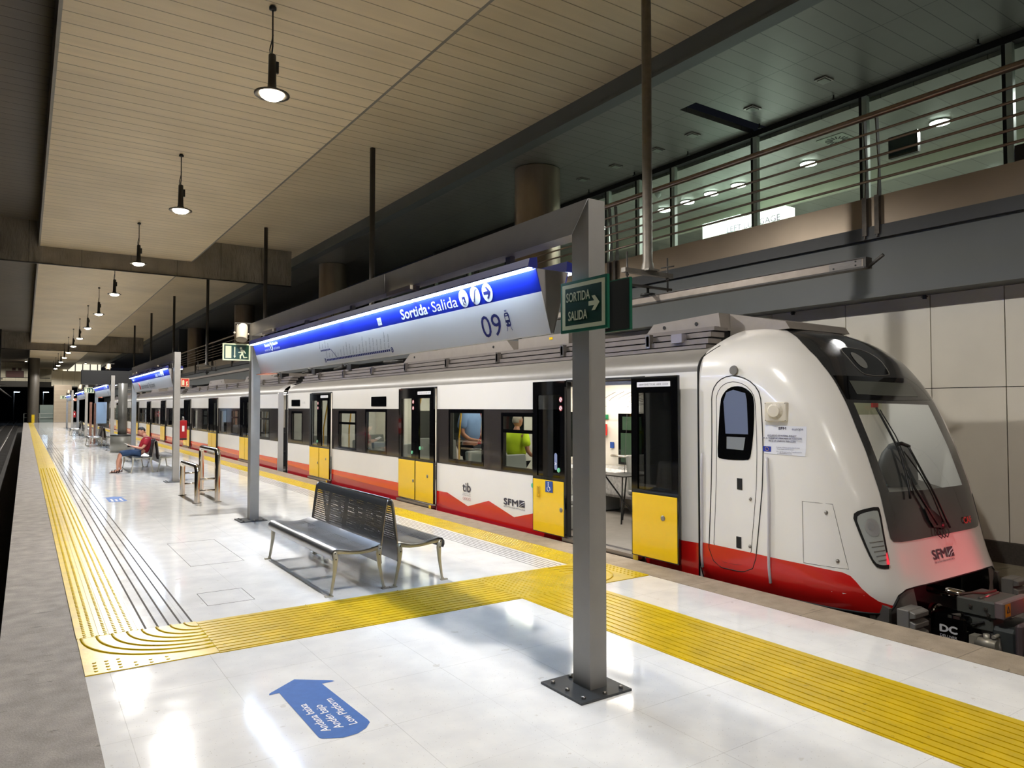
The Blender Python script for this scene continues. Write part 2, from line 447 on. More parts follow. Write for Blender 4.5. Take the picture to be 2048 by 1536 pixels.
# central lowered ceiling over the platform, higher side ceilings over the tracks
struct(MB().box((.33, Y0, 7.25), (5.15, 124, 7.33)), 'ceiling', CEIL)
struct(MB().box((.28, Y0, 7.23), (.33, 124, 8.1)).box((5.15, Y0, 7.25), (5.2, 124, 8.1)), 'trim_3', mat('tray_edge', (.50,.48,.44), .5, var=.1))
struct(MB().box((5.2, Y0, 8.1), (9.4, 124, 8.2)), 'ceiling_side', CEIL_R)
struct(MB().box((-14, Y0, 8.1), (.28, 124, 8.2)), 'ceiling_left', CEIL_L_SHADE)
struct(MB().box((9.4, Y0, 7.73), (9.7, 124, 8.2)).box((9.35, Y0, 7.70), (9.40, 124, 7.76)), 'beam', BEAM)
struct(MB().box((9.7, Y0, 7.74), (13.25, 9.62, 7.85)).box((9.7, 9.62, 7.74), (10.9, 10.05, 7.85)).box((9.7, 10.05, 7.74), (13.25, 124, 7.85)).box((10.9, 9.62, 8.05), (13.25, 10.05, 8.1)), 'ceiling_mezzanine', DARK_CEIL)
# platform-level wall on the right with its panels
wb = MB(); JY = [-13.2, -11.9, -10.6, -9.3, -8, -6.7, -5.4, -4.1, -2.8, -1.5, -.2, 1.12, 2.5, 3.84, 4.70, 5.87, 7.1, 8.4, 9.7, 11, 12.3, 13.6, 14.9]
for a, b in zip(JY, JY[1:]):
    wb.box((9.77, a+.006, .09), (9.82, b-.006, 1.945)).box((9.77, a+.006, 1.955), (9.82, b-.006, 3.3))
wb.m(1).box((9.82, Y0, -.2), (10.1, 20, 3.4))
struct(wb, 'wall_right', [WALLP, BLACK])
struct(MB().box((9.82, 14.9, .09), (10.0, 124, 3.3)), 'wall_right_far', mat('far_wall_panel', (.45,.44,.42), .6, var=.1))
struct(MB().box((9.72, Y0, -.16), (9.82, 124, .085)), 'baseboard_right', mat('dark_stone', (.27,.25,.23), .6, var=.25, vscale=40))
struct(MB().box((8.95, Y0, -.5), (9.82, 124, -.16)), 'ledge_floor', LEDGE)
struct(MB().box((8.6, Y0, -1.2), (8.95, 124, -.5)), 'ledge_step_floor', CARPET)
# mezzanine edge: grey girder, upper flange, bronze plate
struct(MB().box((9.40, Y0, 3.21), (9.75, 124, 3.95)).m(1).box((9.33, Y0, 3.95), (9.75, 124, 4.12)).m(0).box((9.36, Y0, 3.17), (9.95, 124, 3.22)), 'beam_mezzanine', [BEAM, BEAM_DK])
struct(MB().box((9.36, Y0, 4.10), (9.385, 124, 4.52)), 'trim_4', PLATE)
struct(MB().box((9.75, Y0, 3.95), (24, 60, 4.10)), 'floor_mezzanine', mat('mezz_floor', (.5,.5,.48), .4, var=.1))
# mezzanine glazing
gy = [-4.9, -2.3, .1, 2.6, 5.09, 7.52, 10.0, 12.4, 13.62, 14.8, 17.3, 19.8, 22.3, 24.8]
fr = MB()
for y in gy: fr.box((13.12, y-.02, 4.1), (13.22, y+.035, 7.74)).m(1).box((13.12, y-.12, 4.1), (13.22, y-.022, 7.62)).m(0)
fr.box((13.10, gy[0], 7.62), (13.28, gy[-1], 7.74)).box((13.1, gy[0], 4.1), (13.28, gy[-1], 4.2))
wf = struct(fr, 'window_frame', [BLACK, mat('pale_mullion', (.80,.85,.80), .4)])
for i, (a, b) in enumerate(zip(gy, gy[1:])):
    struct(MB().box((13.19, a+.045, 4.2), (13.20, b-.045, 7.62)), 'window_%d' % (i+1), MEZZ_GLASS)
MC = grid_mat('mezz_inner_ceiling', (.62,.63,.59), 2.3, .61, 0, .1, 0, 1, .015, .45, .4)
struct(MB().box((13.3, -5, 7.55), (24, 60, 7.65)), 'ceiling_hall', MC)
struct(MB().box((23.8, -5, 4.1), (24, 60, 7.55)).box((13.3, 30, 4.1), (24, 30.2, 7.55)), 'wall_hall', mat('hall_wall', (.50,.53,.51), .5, var=.05))
struct(MB().box((17.2, -2, 7.25), (17.35, 28, 7.55)), 'beam_hall', mat('hall_trim', (.78,.80,.72), .5))
struct(MB().box((9.7, 60, 4.1), (24, 60.2, 7.8)), 'wall_far_mezzanine', BEAM_DK)
# fabric smoke curtains across the hall
def curtain(y, name):
    bm = bmesh.new(); n = 150; x0, x1 = -9.0, 8.95; rows = 8; V = []
    for i in range(n+1):
        x = x0+(x1-x0)*i/n; top = 7.25 if .3 < x < 5.18 else 8.1; col = []
        for j in range(rows+1):
            t = j/rows; z = 6.66+(top-6.66)*t
            dy = .05*(1-t)*sin(x*2.1+sin(x*.9)*2)+.03*sin(x*5.3+j*.7)*(1-t)
            col.append(bm.verts.new((x, y+dy, z)))
        V.append(col)
    for i in range(n):
        for j in range(rows): bm.faces.new((V[i][j], V[i+1][j], V[i+1][j+1], V[i][j+1])).smooth = True
    o = mk_obj(name, bm, [CURT]); return o
c1 = curtain(29.4, 'smoke_curtain'); tag(c1, 'beige fabric curtain hanging from ceiling, the nearer one behind the third lamp', 'curtain', 'curtains across the ceiling')
MB().tube([(-9, 29.4, 6.65), (8.95, 29.4, 6.65)], .025, 8).build('bottom_bar', DARKPIPE, c1)
c2 = curtain(74, 'smoke_curtain'); tag(c2, 'beige fabric curtain hanging from ceiling, the farther and smaller one', 'curtain', 'curtains across the ceiling')
MB().tube([(-9, 74, 6.65), (8.95, 74, 6.65)], .03, 8).build('bottom_bar', DARKPIPE, c2)
# far end of the hall
fw = MB().box((-14, 124, 5.45), (.4, 124.3, 8.2)).box((.4, 124, 5.4), (9, 124.3, 8.2))
struct(fw, 'wall_far', BACKW)
struct(MB().box((-14, 122.8, 4.6), (9, 124.0, 5.35)), 'beam_far', mat('far_beam', (.20,.19,.17), .6))
struct(MB().box((2.72, 97.6, 0), (4.45, 99.5, 4.3)), 'wall_pier', TILEW)
struct(MB().box((2.5, 99.5, 4.2), (5.6, 99.8, 6.0)), 'wall_bridge', BACKW)
struct(MB().box((-14, 189, -1.2), (20, 190, 8)), 'backdrop_hill', mat('night_hill', (.02,.02,.025), .9))
def round_col(x, y, r, z0, z1, m, name='column'):
    return struct(MB().lathe([(r, z0), (r, z0+.02), (r, z1-.02), (r, z1)], (x, y, 0), 40), name, m)
COLM = mat('column_steel', (.60,.54,.47), .3, metal=.55, var=.16, vscale=4, stretch=(1,1,.25))
for i, y in enumerate([-.4, 14.7, 29.4, 44.2, 59]): round_col(10.72, y, .58, 4.1, 7.73, COLM, 'column_%d' % (i+1))
round_col(.75, 97, .55, 0, 7.25, mat('far_column', (.30,.28,.25), .5, var=.1), 'column_6')
cc = MB().lathe([(.16, 0), (.16, 2.62)], (3.1, 31.2, 0), 24); struct(cc, 'column_7', mat('slim_column', (.34,.34,.33), .35, var=.06))
struct(MB().box((1.82, 33, 2.63), (3.8, 33.35, 3.18)), 'beam_header', mat('header_dark', (.075,.08,.09), .55))
# ------------------------------------------------------------------ tactile paving
def dots(mb, x0, x1, y0, y1, s=.05, r=.014, z=.006, rows=None):
    xs = rows or [x0+s*(i+.5) for i in range(int((x1-x0)/s))]
    y = y0
    while y < y1:
        for x in xs:
            b = [mb.bm.verts.new((x+r*cos(k*pi/3), y+r*sin(k*pi/3), z)) for k in range(6)]
            t = [mb.bm.verts.new((x+r*.55*cos(k*pi/3), y+r*.55*sin(k*pi/3), z+.0055)) for k in range(6)]
            mb.bm.faces.new(t)
            for k in range(6): mb.bm.faces.new((b[k], b[(k+1) % 6], t[(k+1) % 6], t[k]))
        y += s
t1 = MB().box((.345, 6.19, -.02), (.745, 97.5, .006))
dots(t1, 0, 0, 6.22, 24, .052, .013, .006, [.395, .447, .53, .598, .65, .702])
for x in (.345, .49, .555, .745): t1.box((x-.004, 6.19, .006), (x+.004, 97.5, .010))
tag(t1.build('tactile_strip', TACT), 'long yellow studded strip along the left platform edge', 'tactile paving', 'yellow tactile strips')
def ribs(mb, x0, x1, y0, y1, n, along, w=.42):
    """raised flat ribs"""
    for i in range(n):
        if along == 'x':
            s = (y1-y0)/n; a = y0+s*(i+.5); mb.box((x0, a-s*w, .006), (x1, a+s*w*.8, .0105))
        else:
            s = (x1-x0)/n; a = x0+s*(i+.5); mb.box((a-s*w, y0, .006), (a+s*w*.8, y1, .0105))
cr = MB().box((1.15, 5.31, -.02), (3.70, 6.16, .006)); ribs(cr, 1.15, 3.70, 5.33, 6.15, 12, 'x')
for x in (2.02, 2.88): cr.box((x, 5.31, .006), (x+.006, 6.16, .011))
tag(cr.build('tactile_strip', TACT), 'yellow ribbed strip crossing the platform below the bench', 'tactile paving', 'yellow tactile strips')
# curved corner slab
cn = MB().box((.345, 5.32, -.02), (1.15, 6.18, .007))
for k in range(8):
    rx = 1.15-(.37+k*.1); ry = .72-(k*.082)
    P = []
    for i in range(15):
        a = i/14*pi/2; P.append((1.15-rx*cos(a)**.9 if a < pi/2-.01 else 1.15, 6.18-ry*sin(a)**.9 if a > 0 else 6.18, .007))
    cn.tube([(q[0], q[1], .003) for q in P], .012, 8)
dots(cn, 0, 0, 5.37, 5.56, .06, .014, .007, [.41, .48, .55])
dots(cn, 0, 0, 5.36, 5.44, .06, .014, .007, [.64, .73, .83])
tag(cn.build('tactile_slab', TACT), 'yellow corner slab with curved ribs beside the left edge', 'tactile paving')
jn = MB().box((3.70, 5.31, -.02), (4.55, 6.16, .006)); dots(jn, 3.72, 4.53, 5.34, 6.12, .055, .014, .006)
tag(jn.build('tactile_slab', TACT), 'yellow studded square where the strips meet behind the near post', 'tactile paving')
rc = MB().box((4.55, 5.31, -.02), (5.27, 6.16, .006))
for k in range(4):
    rr = .10+k*.095; rc.tube([(4.60+rr*1.15*cos(a*pi/12-pi/2), 5.74+rr*sin(a*pi/12-pi/2), .006) for a in range(0, 13)], .009, 6)
dots(rc, 5.08, 5.25, 5.34, 6.1, .055, .013, .006)
tag(rc.build('tactile_slab', TACT), 'yellow slab with curved ribs in front of the open train door', 'tactile paving')
gd = MB().box((3.70, Y0, -.02), (4.50, 5.31, .006)); ribs(gd, 3.71, 4.49, Y0, 5.30, 11, 'y')
for y in (1.35, -1.5, -4): gd.box((3.70, y, .006), (4.50, y+.006, .0112))
tag(gd.build('tactile_strip', TACT), 'broad yellow ribbed strip running past the foot of the near post', 'tactile paving', 'yellow tactile strips')
re_ = MB().box((4.90, 6.16, -.02), (5.275, 97.5, .006)); dots(re_, 4.92, 5.26, 6.2, 20, .056, .014, .006)
for x in (4.905, 5.03, 5.15, 5.27): re_.box((x-.003, 20, .006), (x+.003, 97.5, .010))
tag(re_.build('tactile_strip', TACT), 'long yellow studded strip beside the waiting train', 'tactile paving', 'yellow tactile strips')
GR = mat('groove_dark', (.27,.25,.23), .8)
gl_ = MB()
for x in (.80, .885, .962, 1.045, 1.128): gl_.box((x-.007, 6.2, -.01), (x+.007, 97, .0015))
struct(gl_, 'trim_5', GR)
g2 = MB()
for x in (4.56, 4.615, 4.67, 4.725, 4.78, 4.835): g2.box((x-.004, 6.2, -.01), (x+.004, 97, .0015))
struct(g2, 'trim_6', GR)
# ------------------------------------------------------------------ pendant lamps over the platform
ORD = ['first', 'second', 'third', 'fourth', 'fifth', 'sixth', 'seventh', 'eighth', 'ninth', 'tenth', 'eleventh', 'twelfth', 'thirteenth', 'fourteenth', 'fifteenth', 'sixteenth']
def spot(loc, power, col=(1, .965, .915), size=165, r=.09, blend=.25, parent=None, rot=None):
    l = bpy.data.lights.new('lamp_light', 'SPOT'); l.energy = power; l.color = col; l.spot_size = radians(size); l.spot_blend = blend; l.shadow_soft_size = r
    o = bpy.data.objects.new('lamp_light', l); COL.objects.link(o)
    if parent is not None: o.parent = parent
    o.location = loc
    if rot: o.rotation_euler = rot
    return o
def make_lamp(loc):
    t = empty('pendant_lamp', loc, 'x', 'lamp', 'pendant lamps over the platform')
    x, y, z = loc   # z = ceiling height
    d = z-6.0
    MB().tube([(x, y, z), (x+.004, y, z-d*.45), (x-.01, y, z-d+.55)], .011, 6).tube([(x+.01, y, z-.4), (x-.035, y, z-.62), (x-.02, y, z-.75)], .008, 5).build('cable', HOUSING, t)
    MB().lathe([(.03, z), (.05, z-.02), (.05, z-.05), (.012, z-.06)], (x, y, 0), 12).build('ceiling_rose', HOUSING, t)
    MB().lathe([(.02, 6.58), (.05, 6.56), (.055, 6.2), (.06, 6.1), (.09, 6.06)], (x, y, 0), 16).box((x+.05, y-.02, 6.32), (x+.085, y+.02, 6.48)).build('driver_housing', HOUSING, t)
    MB().lathe([(.09, 6.06), (.17, 6.045), (.235, 6.015), (.235, 6.0), (.16, 6.005), (.155, 6.02)], (x, y, 0), 28).build('reflector_rim', LAMP_RIM, t)
    MB().lathe([(.155, 6.012), (.15, 5.985), (.11, 5.955), (.05, 5.94), (.001, 5.935)], (x, y, 0), 24).build('bulb', LAMP_E, t)
    return t
L0 = make_lamp((2.74, 9.96, 7.25))
lampY = [9.96+7.04*k for k in range(-3, 14)]
for k, y in enumerate(lampY):
    i = k-3
    if i < 0: lb = ORD[-i-1]+' pendant lamp above the camera side of the platform, out of view'; 
    else: lb = 'black pendant lamp glowing warm white, %s along the row going away' % ORD[i]
    if i == 0: L0['label'] = lb
    elif i > 0: copy_tree(L0, (2.74, y, 7.25), lb)
    spot((2.74, y, 5.92), LAMP_P*{-3: .2, -2: .3, -1: .55, 0: 1.08}.get(i, 1.0))
# the lamps before the picture's first one: their spots are dimmed to keep the near floor darker
for i, y in enumerate((2.92, -4.12, -11.16)):
    copy_tree(L0, (2.74, y, 7.25), 'black pendant lamp above the near end of the platform, %s' % (('over the near sign frame', 'behind the photographer', 'farthest behind the photographer')[i]))

# ------------------------------------------------------------------ overhead conductor rail and its pipes
def bracket(mb, x, y, z):
    mb.box((x-.02, y-.33, z-.02), (x+.04, y+.33, z+.05))
    return mb
PX = 7.0
for i, (y, zb) in enumerate([(7.05, 3.56), (16.5, 3.66), (26.0, 3.66), (35.8, 3.66), (45, 3.66), (54, 3.66), (63, 3.66), (-2.4, 3.56)]):
    t = empty('support_pipe', (PX, y, 8.1), ['grey support pipe hanging before the walkway, crossing the handrail', 'dark support pipe rising behind the long near sign', 'dark support pipe above the white speaker', 'thin dark pipe between the near and second sign frames', 'thin dark pipe above the second sign frame', 'thin dark pipe just left of the second sign frame', 'farthest thin dark support pipe', 'support pipe out of view'][i], 'pipe', 'hanging support pipes')
    MB().lathe([(.066, 8.1), (.066, zb+.12), (.075, zb+.10), (.09, zb+.02), (.09, zb)], (PX, y, 0), 16).build('tube', GALV if i == 0 else DARKPIPE, t)
    a = MB().box((PX-.45, y-.04, zb-.06), (PX+.45, y+.04, zb)).box((PX-.10, y-.12, zb-.01), (PX+.10, y+.12, zb+.015)); a.build('cross_arm', GALV, t)
    for dx in (-.38, .38): MB().tube([(PX+dx, y, zb+.22), (PX+dx, y, zb-.26)], .012, 8).lathe([(.025, zb-.10), (.025, zb-.075)], (PX+dx, y, 0), 6).lathe([(.025, zb-.24), (.025, zb-.215)], (PX+dx, y, 0), 6).build('threaded_rod', DARKPIPE, t)
    MB().tube([(PX+.38, y-.12, zb+.09), (PX+.38, y+.12, zb+.10)], .01, 6).build('clamp_bar', DARKPIPE, t)
    MB().box((PX-.45, y-.02, zb-.235), (PX+.45, y+.02, zb-.205)).build('lower_bar', DARKPIPE, t)
    MB().lathe([(.015, zb-.2), (.02, zb-.30), (.10, zb-.315), (.105, zb-.34), (.03, zb-.35), (.05, zb-.40), (.02, zb-.42)], (PX, y, 0), 16).build('insulator', HOUSING, t)
bar = MB()
prof = [(-.045, 3.22), (.045, 3.22), (.045, 3.205), (.02, 3.20), (.02, 3.13), (.035, 3.11), (.03, 3.08), (-.03, 3.08), (-.035, 3.11), (-.02, 3.13), (-.02, 3.20), (-.045, 3.205)]
cb = MB().box((PX-.05, 3.98, 3.115), (PX+.05, 72, 3.20)).m(1).box((PX-.06, 3.96, 3.10), (PX+.06, 72, 3.118)).box((PX-.06, 3.96, 3.20), (PX+.06, 72, 3.21)).box((PX-.055, 3.95, 3.10), (PX+.055, 3.98, 3.21)).build('conductor_rail', [mat('conductor_alu', (.62,.58,.54), .35, metal=.6, var=.12), DARKPIPE], loc=(PX, 3.98, 3.1))
tag(cb, 'long grey overhead conductor rail above the train', 'conductor rail')
MB().box((PX-.052, 4.0, 3.12), (PX-.05, 4.35, 3.195)).m(1).lathe([(.009, -.003), (.009, .003)], (PX-.053, 4.06, 3.14), 8, 0).lathe([(.009, -.003), (.009, .003)], (PX-.053, 4.06, 3.18), 8, 0).lathe([(.009, -.003), (.009, .003)], (PX-.053, 4.3, 3.14), 8, 0).build('end_plate', [STEEL_BR, HOUSING], cb)
MB().tube([(PX, 3.96, 3.11), (PX, 3.85, 3.18), (PX, 3.80, 3.21)], .018, 6).build('ramp_tip', DARKPIPE, cb)

# ------------------------------------------------------------------ walkway railing
rt = empty('railing', (9.4, 0, 4.1), 'brown metal railing with thick handrail along the upper walkway', 'railing')
MB().tube([(9.30, Y0, 5.60), (9.30, 100, 5.60)], .045, 14).build('handrail', RAIL_BR, rt)
for z in (5.38, 5.21, 5.045, 4.89, 4.735): MB().tube([(9.33, Y0, z), (9.33, 100, z)], .018, 8).build('rail', RAIL_BR, rt)
for k in range(-3, 13):
    y = 5.22+5.13*k; p = MB()
    for dy in (-.085, .085):
        p.prism([(9.31, 5.57), (9.38, 5.57), (9.42, 4.6), (9.40, 3.96), (9.30, 3.96), (9.33, 4.5), (9.37, 4.9)], 1, y+dy-.008, y+dy+.008)
        p.box((9.30, y+dy-.03, 4.0), (9.36, y+dy+.03, 4.52))
    p.build('post', mat('railing_post', (.34,.32,.30), .5, metal=.5, var=.25, vscale=12), rt)

# ------------------------------------------------------------------ mezzanine fittings
ml = [(15.43, 10.15), (15.41, 7.15), (15.41, 12.18), (15.41, 13.08), (15.49, 14.01), (15.55, 14.96), (17.87, 13.2), (17.86, 10.32), (15.4, 4.2), (15.4, 17.6), (17.8, 17.3), (17.8, 5.5), (20, 8), (20, 13)]
wh = ['left of the railing posts', 'beside the dark screen', 'left of the second mullion', 'third from the support pipe', 'second from the support pipe', 'closest to the support pipe', 'deeper in, above the white booth', 'deeper in, by the railing posts', 'over the near end of the hall', 'toward the round columns', 'deep inside toward the columns', 'deep inside near end', 'far back near end', 'far back middle']
first = None
for (x, y), w_ in zip(ml, wh):
    if first is None:
        first = empty('downlight', (x, y, 7.55), 'round ceiling light in the upper hall, '+w_, 'ceiling light', 'ceiling lights in the upper hall')
        MB().lathe([(.21, 7.55), (.215, 7.53), (.19, 7.525)], (x, y, 0), 20).build('ring', mat('ring_white', (.8,.8,.78), .4), first)
        MB().lathe([(.19, 7.53), (.18, 7.512), (.001, 7.505)], (x, y, 0), 20).build('diffuser', MEZZ_E, first)
    else: copy_tree(first, (x, y, 7.55), 'round ceiling light in the upper hall, '+w_)
for x, y in ml[::1]: spot((x, y, 7.45), MEZZ_P, (.97, 1, .94), 165, .12)
em = None
wl = ['nearest the mullions over the dark slot', 'above the railing posts', 'left of the dark slot', 'second left of the slot', 'beyond the support pipe', 'near the round column']
for i, (x, y) in enumerate([(12.05, 9.16), (12.08, 7.61), (12.12, 10.8), (12.15, 11.9), (12.12, 13.3), (12.1, 14.55)]):
    if em is None:
        em = empty('ceiling_fitting', (x, y, 7.73), 'small square unlit fitting in the grey ceiling, '+wl[i], 'ceiling fitting', 'square fittings in the metal ceiling')
        MB().box((x-.14, y-.11, 7.715), (x+.14, y+.11, 7.74)).build('rim', STEEL_BR, em); MB().box((x-.10, y-.08, 7.70), (x+.10, y+.08, 7.72)).build('lens', mat('lens', (.5,.52,.48), .3), em)
    else: copy_tree(em, (x, y, 7.73), 'small square unlit fitting in the grey ceiling, '+wl[i])
sp = None
for i, y in enumerate((5.35, 7.9, 9.6, 11.6, 13.4, 15.2)):
    if sp is None:
        sp = empty('sprinkler', (12.85, y, 7.73), 'x', 'sprinkler', 'sprinklers by the glass'); MB().tube([(12.85, y, 7.74), (12.85, y, 7.66)], .015, 6).build('stem', HOUSING, sp); MB().lathe([(.04, 7.66), (.045, 7.65), (.01, 7.64)], (12.85, y, 0), 8).build('deflector', HOUSING, sp)
        o = sp
    else: o = copy_tree(sp, (12.85, y, 7.73))
    o['label'] = 'tiny dark sprinkler on the ceiling before the glass, %s along the glazing' % ORD[i]
tb = empty('luggage_booth', (16, 12.7, 4.1), 'bright white booth wall behind the glass with left luggage lettering', 'booth')
MB().box((16, 11.2, 4.1), (16.4, 12.66, 6.86)).build('panel', mat('booth_white_glow', (.93,.97,.93), .5, emit=(.9,1,.93), estr=.6), tb)  # wall emits a little in place of hall light falling on it
MB().box((16.1, 12.68, 4.1), (16.5, 14.0, 6.98)).build('panel', mat('booth_grey', (.55,.62,.58), .5), tb)
text('LEFT LUGGAGE', .24, INK, (15.985, 12.2, 6.52), (0, -1, 0), (0, 0, 1), tb, tgt=1.7)
text('CONSIGNA', .2, INK, (15.985, 12.2, 6.15), (0, -1, 0), (0, 0, 1), tb)
sc_ = tag(MB().box((14.9, 7.35, 6.9), (15.0, 7.95, 7.35)).m(1).box((14.885, 7.38, 6.93), (14.9, 7.92, 7.32)).build('screen', [HOUSING, mat('screen_dark', (.10,.15,.15), .15)], loc=(14.95, 7.6, 6.9)), 'dark hanging information screen behind the upper glass', 'screen')
dv = empty('air_diffuser', (14.6, 8.9, 7.55), 'round slotted air diffuser in the upper hall ceiling', 'air vent')
MB().box((14.28, 8.6, 7.535), (14.92, 9.2, 7.55)).build('plate', mat('vent_white', (.66,.7,.64), .5), dv)
vs = MB()
for k in range(16):
    a = k*pi/8; vs.box((14.6+.1, 8.9-.012, 7.53), (14.6+.25, 8.9+.012, 7.536), Matrix.Rotation(a, 3, 'Z'), (14.6, 8.9, 7.53))
vs.build('slots', BLACK, dv)
dm = tag(MB().lathe([(.09, 7.55), (.09, 7.50), (.07, 7.46), (.03, 7.42), (.001, 7.41)], (14.2, 13.9, 0), 16).build('dome_camera', mat('cam_white', (.7,.72,.7), .3), loc=(14.2, 13.9, 7.5)), 'small white dome camera behind the upper glass', 'camera')
dp = tag(MB().box((13.08, 3.4, 4.1), (13.3, 4.95, 5.9)).m(1).box((13.06, 3.55, 4.3), (13.09, 4.8, 5.75)).build('glass_door', [mat('door_brown', (.20,.17,.16), .5), mat('door_glass', (.35,.38,.36), .15)], loc=(13.1, 4.2, 4.1)), 'brown framed door in the upper glazing at the near end', 'door')
# clips and small fixings under the girder
for i, y in enumerate((4.75, 6.7)):
    tag(MB().box((9.715, y-.02, 3.12), (9.745, y+.02, 3.17)).tube([(9.73, y-.045, 3.15), (9.73, y+.045, 3.15)], .005, 6).build('cable_clip', HOUSING, loc=(9.73, y, 3.17)), ['small black clip under the grey girder, nearer the right edge', 'small black clip under the grey girder, above the train nose'][i], 'clip', 'clips under the girder')
# ------------------------------------------------------------------ sign frames
FX0, FX1 = 2.82, 2.95
def sign_frame(y0, label):
    y1 = y0+7.95
    t = empty('sign_frame', ((FX0+FX1)/2, y0+.08, 0), label, 'sign frame', 'grey sign frames along the platform')
    for a in (y0, y1-.16+.05):
        p = MB().box((FX0, a, .012), (FX1, a+.16, 2.975)).build('post', STEEL_POST, t)
        pl = MB().box((FX0-.16, a-.115, 0), (FX1+.10, a+.28, .014))
        pl.build('base_plate', mat('plate_dark', (.30,.31,.32), .45, metal=.4, var=.1), t, bevel=.002)
        for bx, by in ((-.11, -.07), (-.11, .08), (-.11, .22), (.05+.13, -.07), (.18, .22), (.04, .235), (.04, -.085)):
            MB().lathe([(.014, .014), (.014, .026), (.006, .03)], (FX0+bx, a+by, 0), 6).build('bolt', STEEL_BR, t)
    MB().box((FX0, y0+.16, 2.785), (FX1, y1-.11, 2.975)).build('beam', STEEL_POST, t)
    for q in ([(FX0-.0015, y0+.004, 2.972), (FX0-.0015, y0+.158, 2.787)], [(FX0-.0015, y0+3.0, 2.972), (FX0-.0015, y0+3.0, 2.787)]): MB().tube(q, .002, 4).build('weld_seam', mat('seam_light', (.62,.61,.60), .4), t)
    return t
FY = [3.34, 17.97, 32.6, 47.3, 62.0]
FL = ['nearest grey steel sign frame with post in front of the open train door', 'grey sign frame behind the second sign, with red fire sign on its post', 'third grey sign frame along the platform, under the dark header beam', 'fourth grey sign frame along the platform', 'farthest grey sign frame before the tiled pier']
for y, l_ in zip(FY, FL): sign_frame(y, l_)

# hanging signs: two faces meeting at the bottom, lit from a blue housing on top
TOPZ, MIDZ, BOTZ = 2.61, 2.462, 2.19
TX, BX = 2.748, 2.872
def fx(z): return TX+(BX-TX)*(TOPZ-z)/(TOPZ-BOTZ)
UPV = Vector((TX-BX, 0, TOPZ-BOTZ)).normalized()
def onface(y, z, off=.002): return Vector((fx(z)-off, y, z-off*.25))
def hanging_sign(y0, label, L=7.04):
    y1 = y0+L; c = FX0+.065
    t = empty('hanging_sign', (c, (y0+y1)/2, 2.7), label, 'sign', 'lit hanging signs')
    for s in (-1, 1):
        def X(x): return x if s < 0 else 2*c-x
        MB().prism([(X(TX), TOPZ), (X(fx(MIDZ)), MIDZ), (X(fx(MIDZ)+.006), MIDZ), (X(TX+.006), TOPZ)], 1, y0, y1).build('header_band', BLUE_SIGN, t, label='blue header band')
        MB().prism([(X(fx(MIDZ)), MIDZ), (X(BX), BOTZ), (X(BX+.008), BOTZ), (X(fx(MIDZ)+.006), MIDZ)], 1, y0, y1).build('face_panel', WHITE_SIGN, t, label='white face panel')
        MB().prism([(X(2.70), 2.672), (X(2.76), 2.685), (X(2.765), 2.615), (X(2.752), 2.613), (X(2.692), 2.612), (X(2.688), 2.62)], 1, y0, y1).build('light_housing', BLUE_DK, t, label='navy lamp housing')
        n = 4
        for k in range(n):
            a = y0+L*k/n+.03; b = y0+L*(k+1)/n-.03
            MB().box((min(X(2.697), X(2.742)), a, 2.603), (max(X(2.697), X(2.742)), b, 2.611)).build('light_tube', TUBE_E, t)
    for a in (y0, y1-.004):
        MB().prism([(TX+.007, TOPZ), (BX, BOTZ+.004), (2*c-BX, BOTZ+.004), (2*c-TX-.007, TOPZ)], 1, a, a+.004).build('end_cap', mat('endcap', (.62,.60,.59), .35, metal=.4, var=.08), t)
    h = MB()
    for k in range(5):
        y = y0+.5+(L-1.0)*k/4; h.box((c-.02, y-.03, 2.60), (c+.02, y+.03, 2.79))
    h.box((c-.09, y0+.1, 2.60), (c+.09, y1-.1, 2.62)); h.build('hanger', STEEL_POST, t)
    for k in (0, 1):
        y = y1-.55 if k else y0+2.2
        MB().box((c-.09, y-.25, 2.745), (c-.03, y+.25, 2.783)).build('ballast_box', mat('ballast_cream', (.72,.68,.60), .4), t)
    return t
D = (0, -1, 0)
def disc(y, z, r, m, parent, off=.003, name='pictogram_disc', sx=1):
    n = 36; lp = [(r*cos(2*pi*k/n)*sx, r*sin(2*pi*k/n)) for k in range(n)]
    return flat_poly(name, [lp], lambda u, v: onface(y-u, z+v*.97, off), m, parent)
def shape(name, lp, y, z, m, parent, off=.005, k=1.0):
    return flat_poly(name, [lp], lambda u, v: onface(y-u*k, z+v*k*.97, off), m, parent)
S1 = hanging_sign(3.79, 'long near sign reading Sortida Salida 09 with a line map')
text('Sortida', .125, WHITE_INK, onface(5.88, 2.487), D, UPV, S1, align='LEFT', bold=.004, tgt=.50)
text('\u00b7', .125, WHITE_INK, onface(5.335, 2.487), D, UPV, S1, bold=.004)
text('Salida', .125, WHITE_INK, onface(5.29, 2.487), D, UPV, S1, align='LEFT', tgt=.42)
for y in (4.755, 4.585, 4.415): disc(y, 2.535, .068, WHITE_INK, S1)
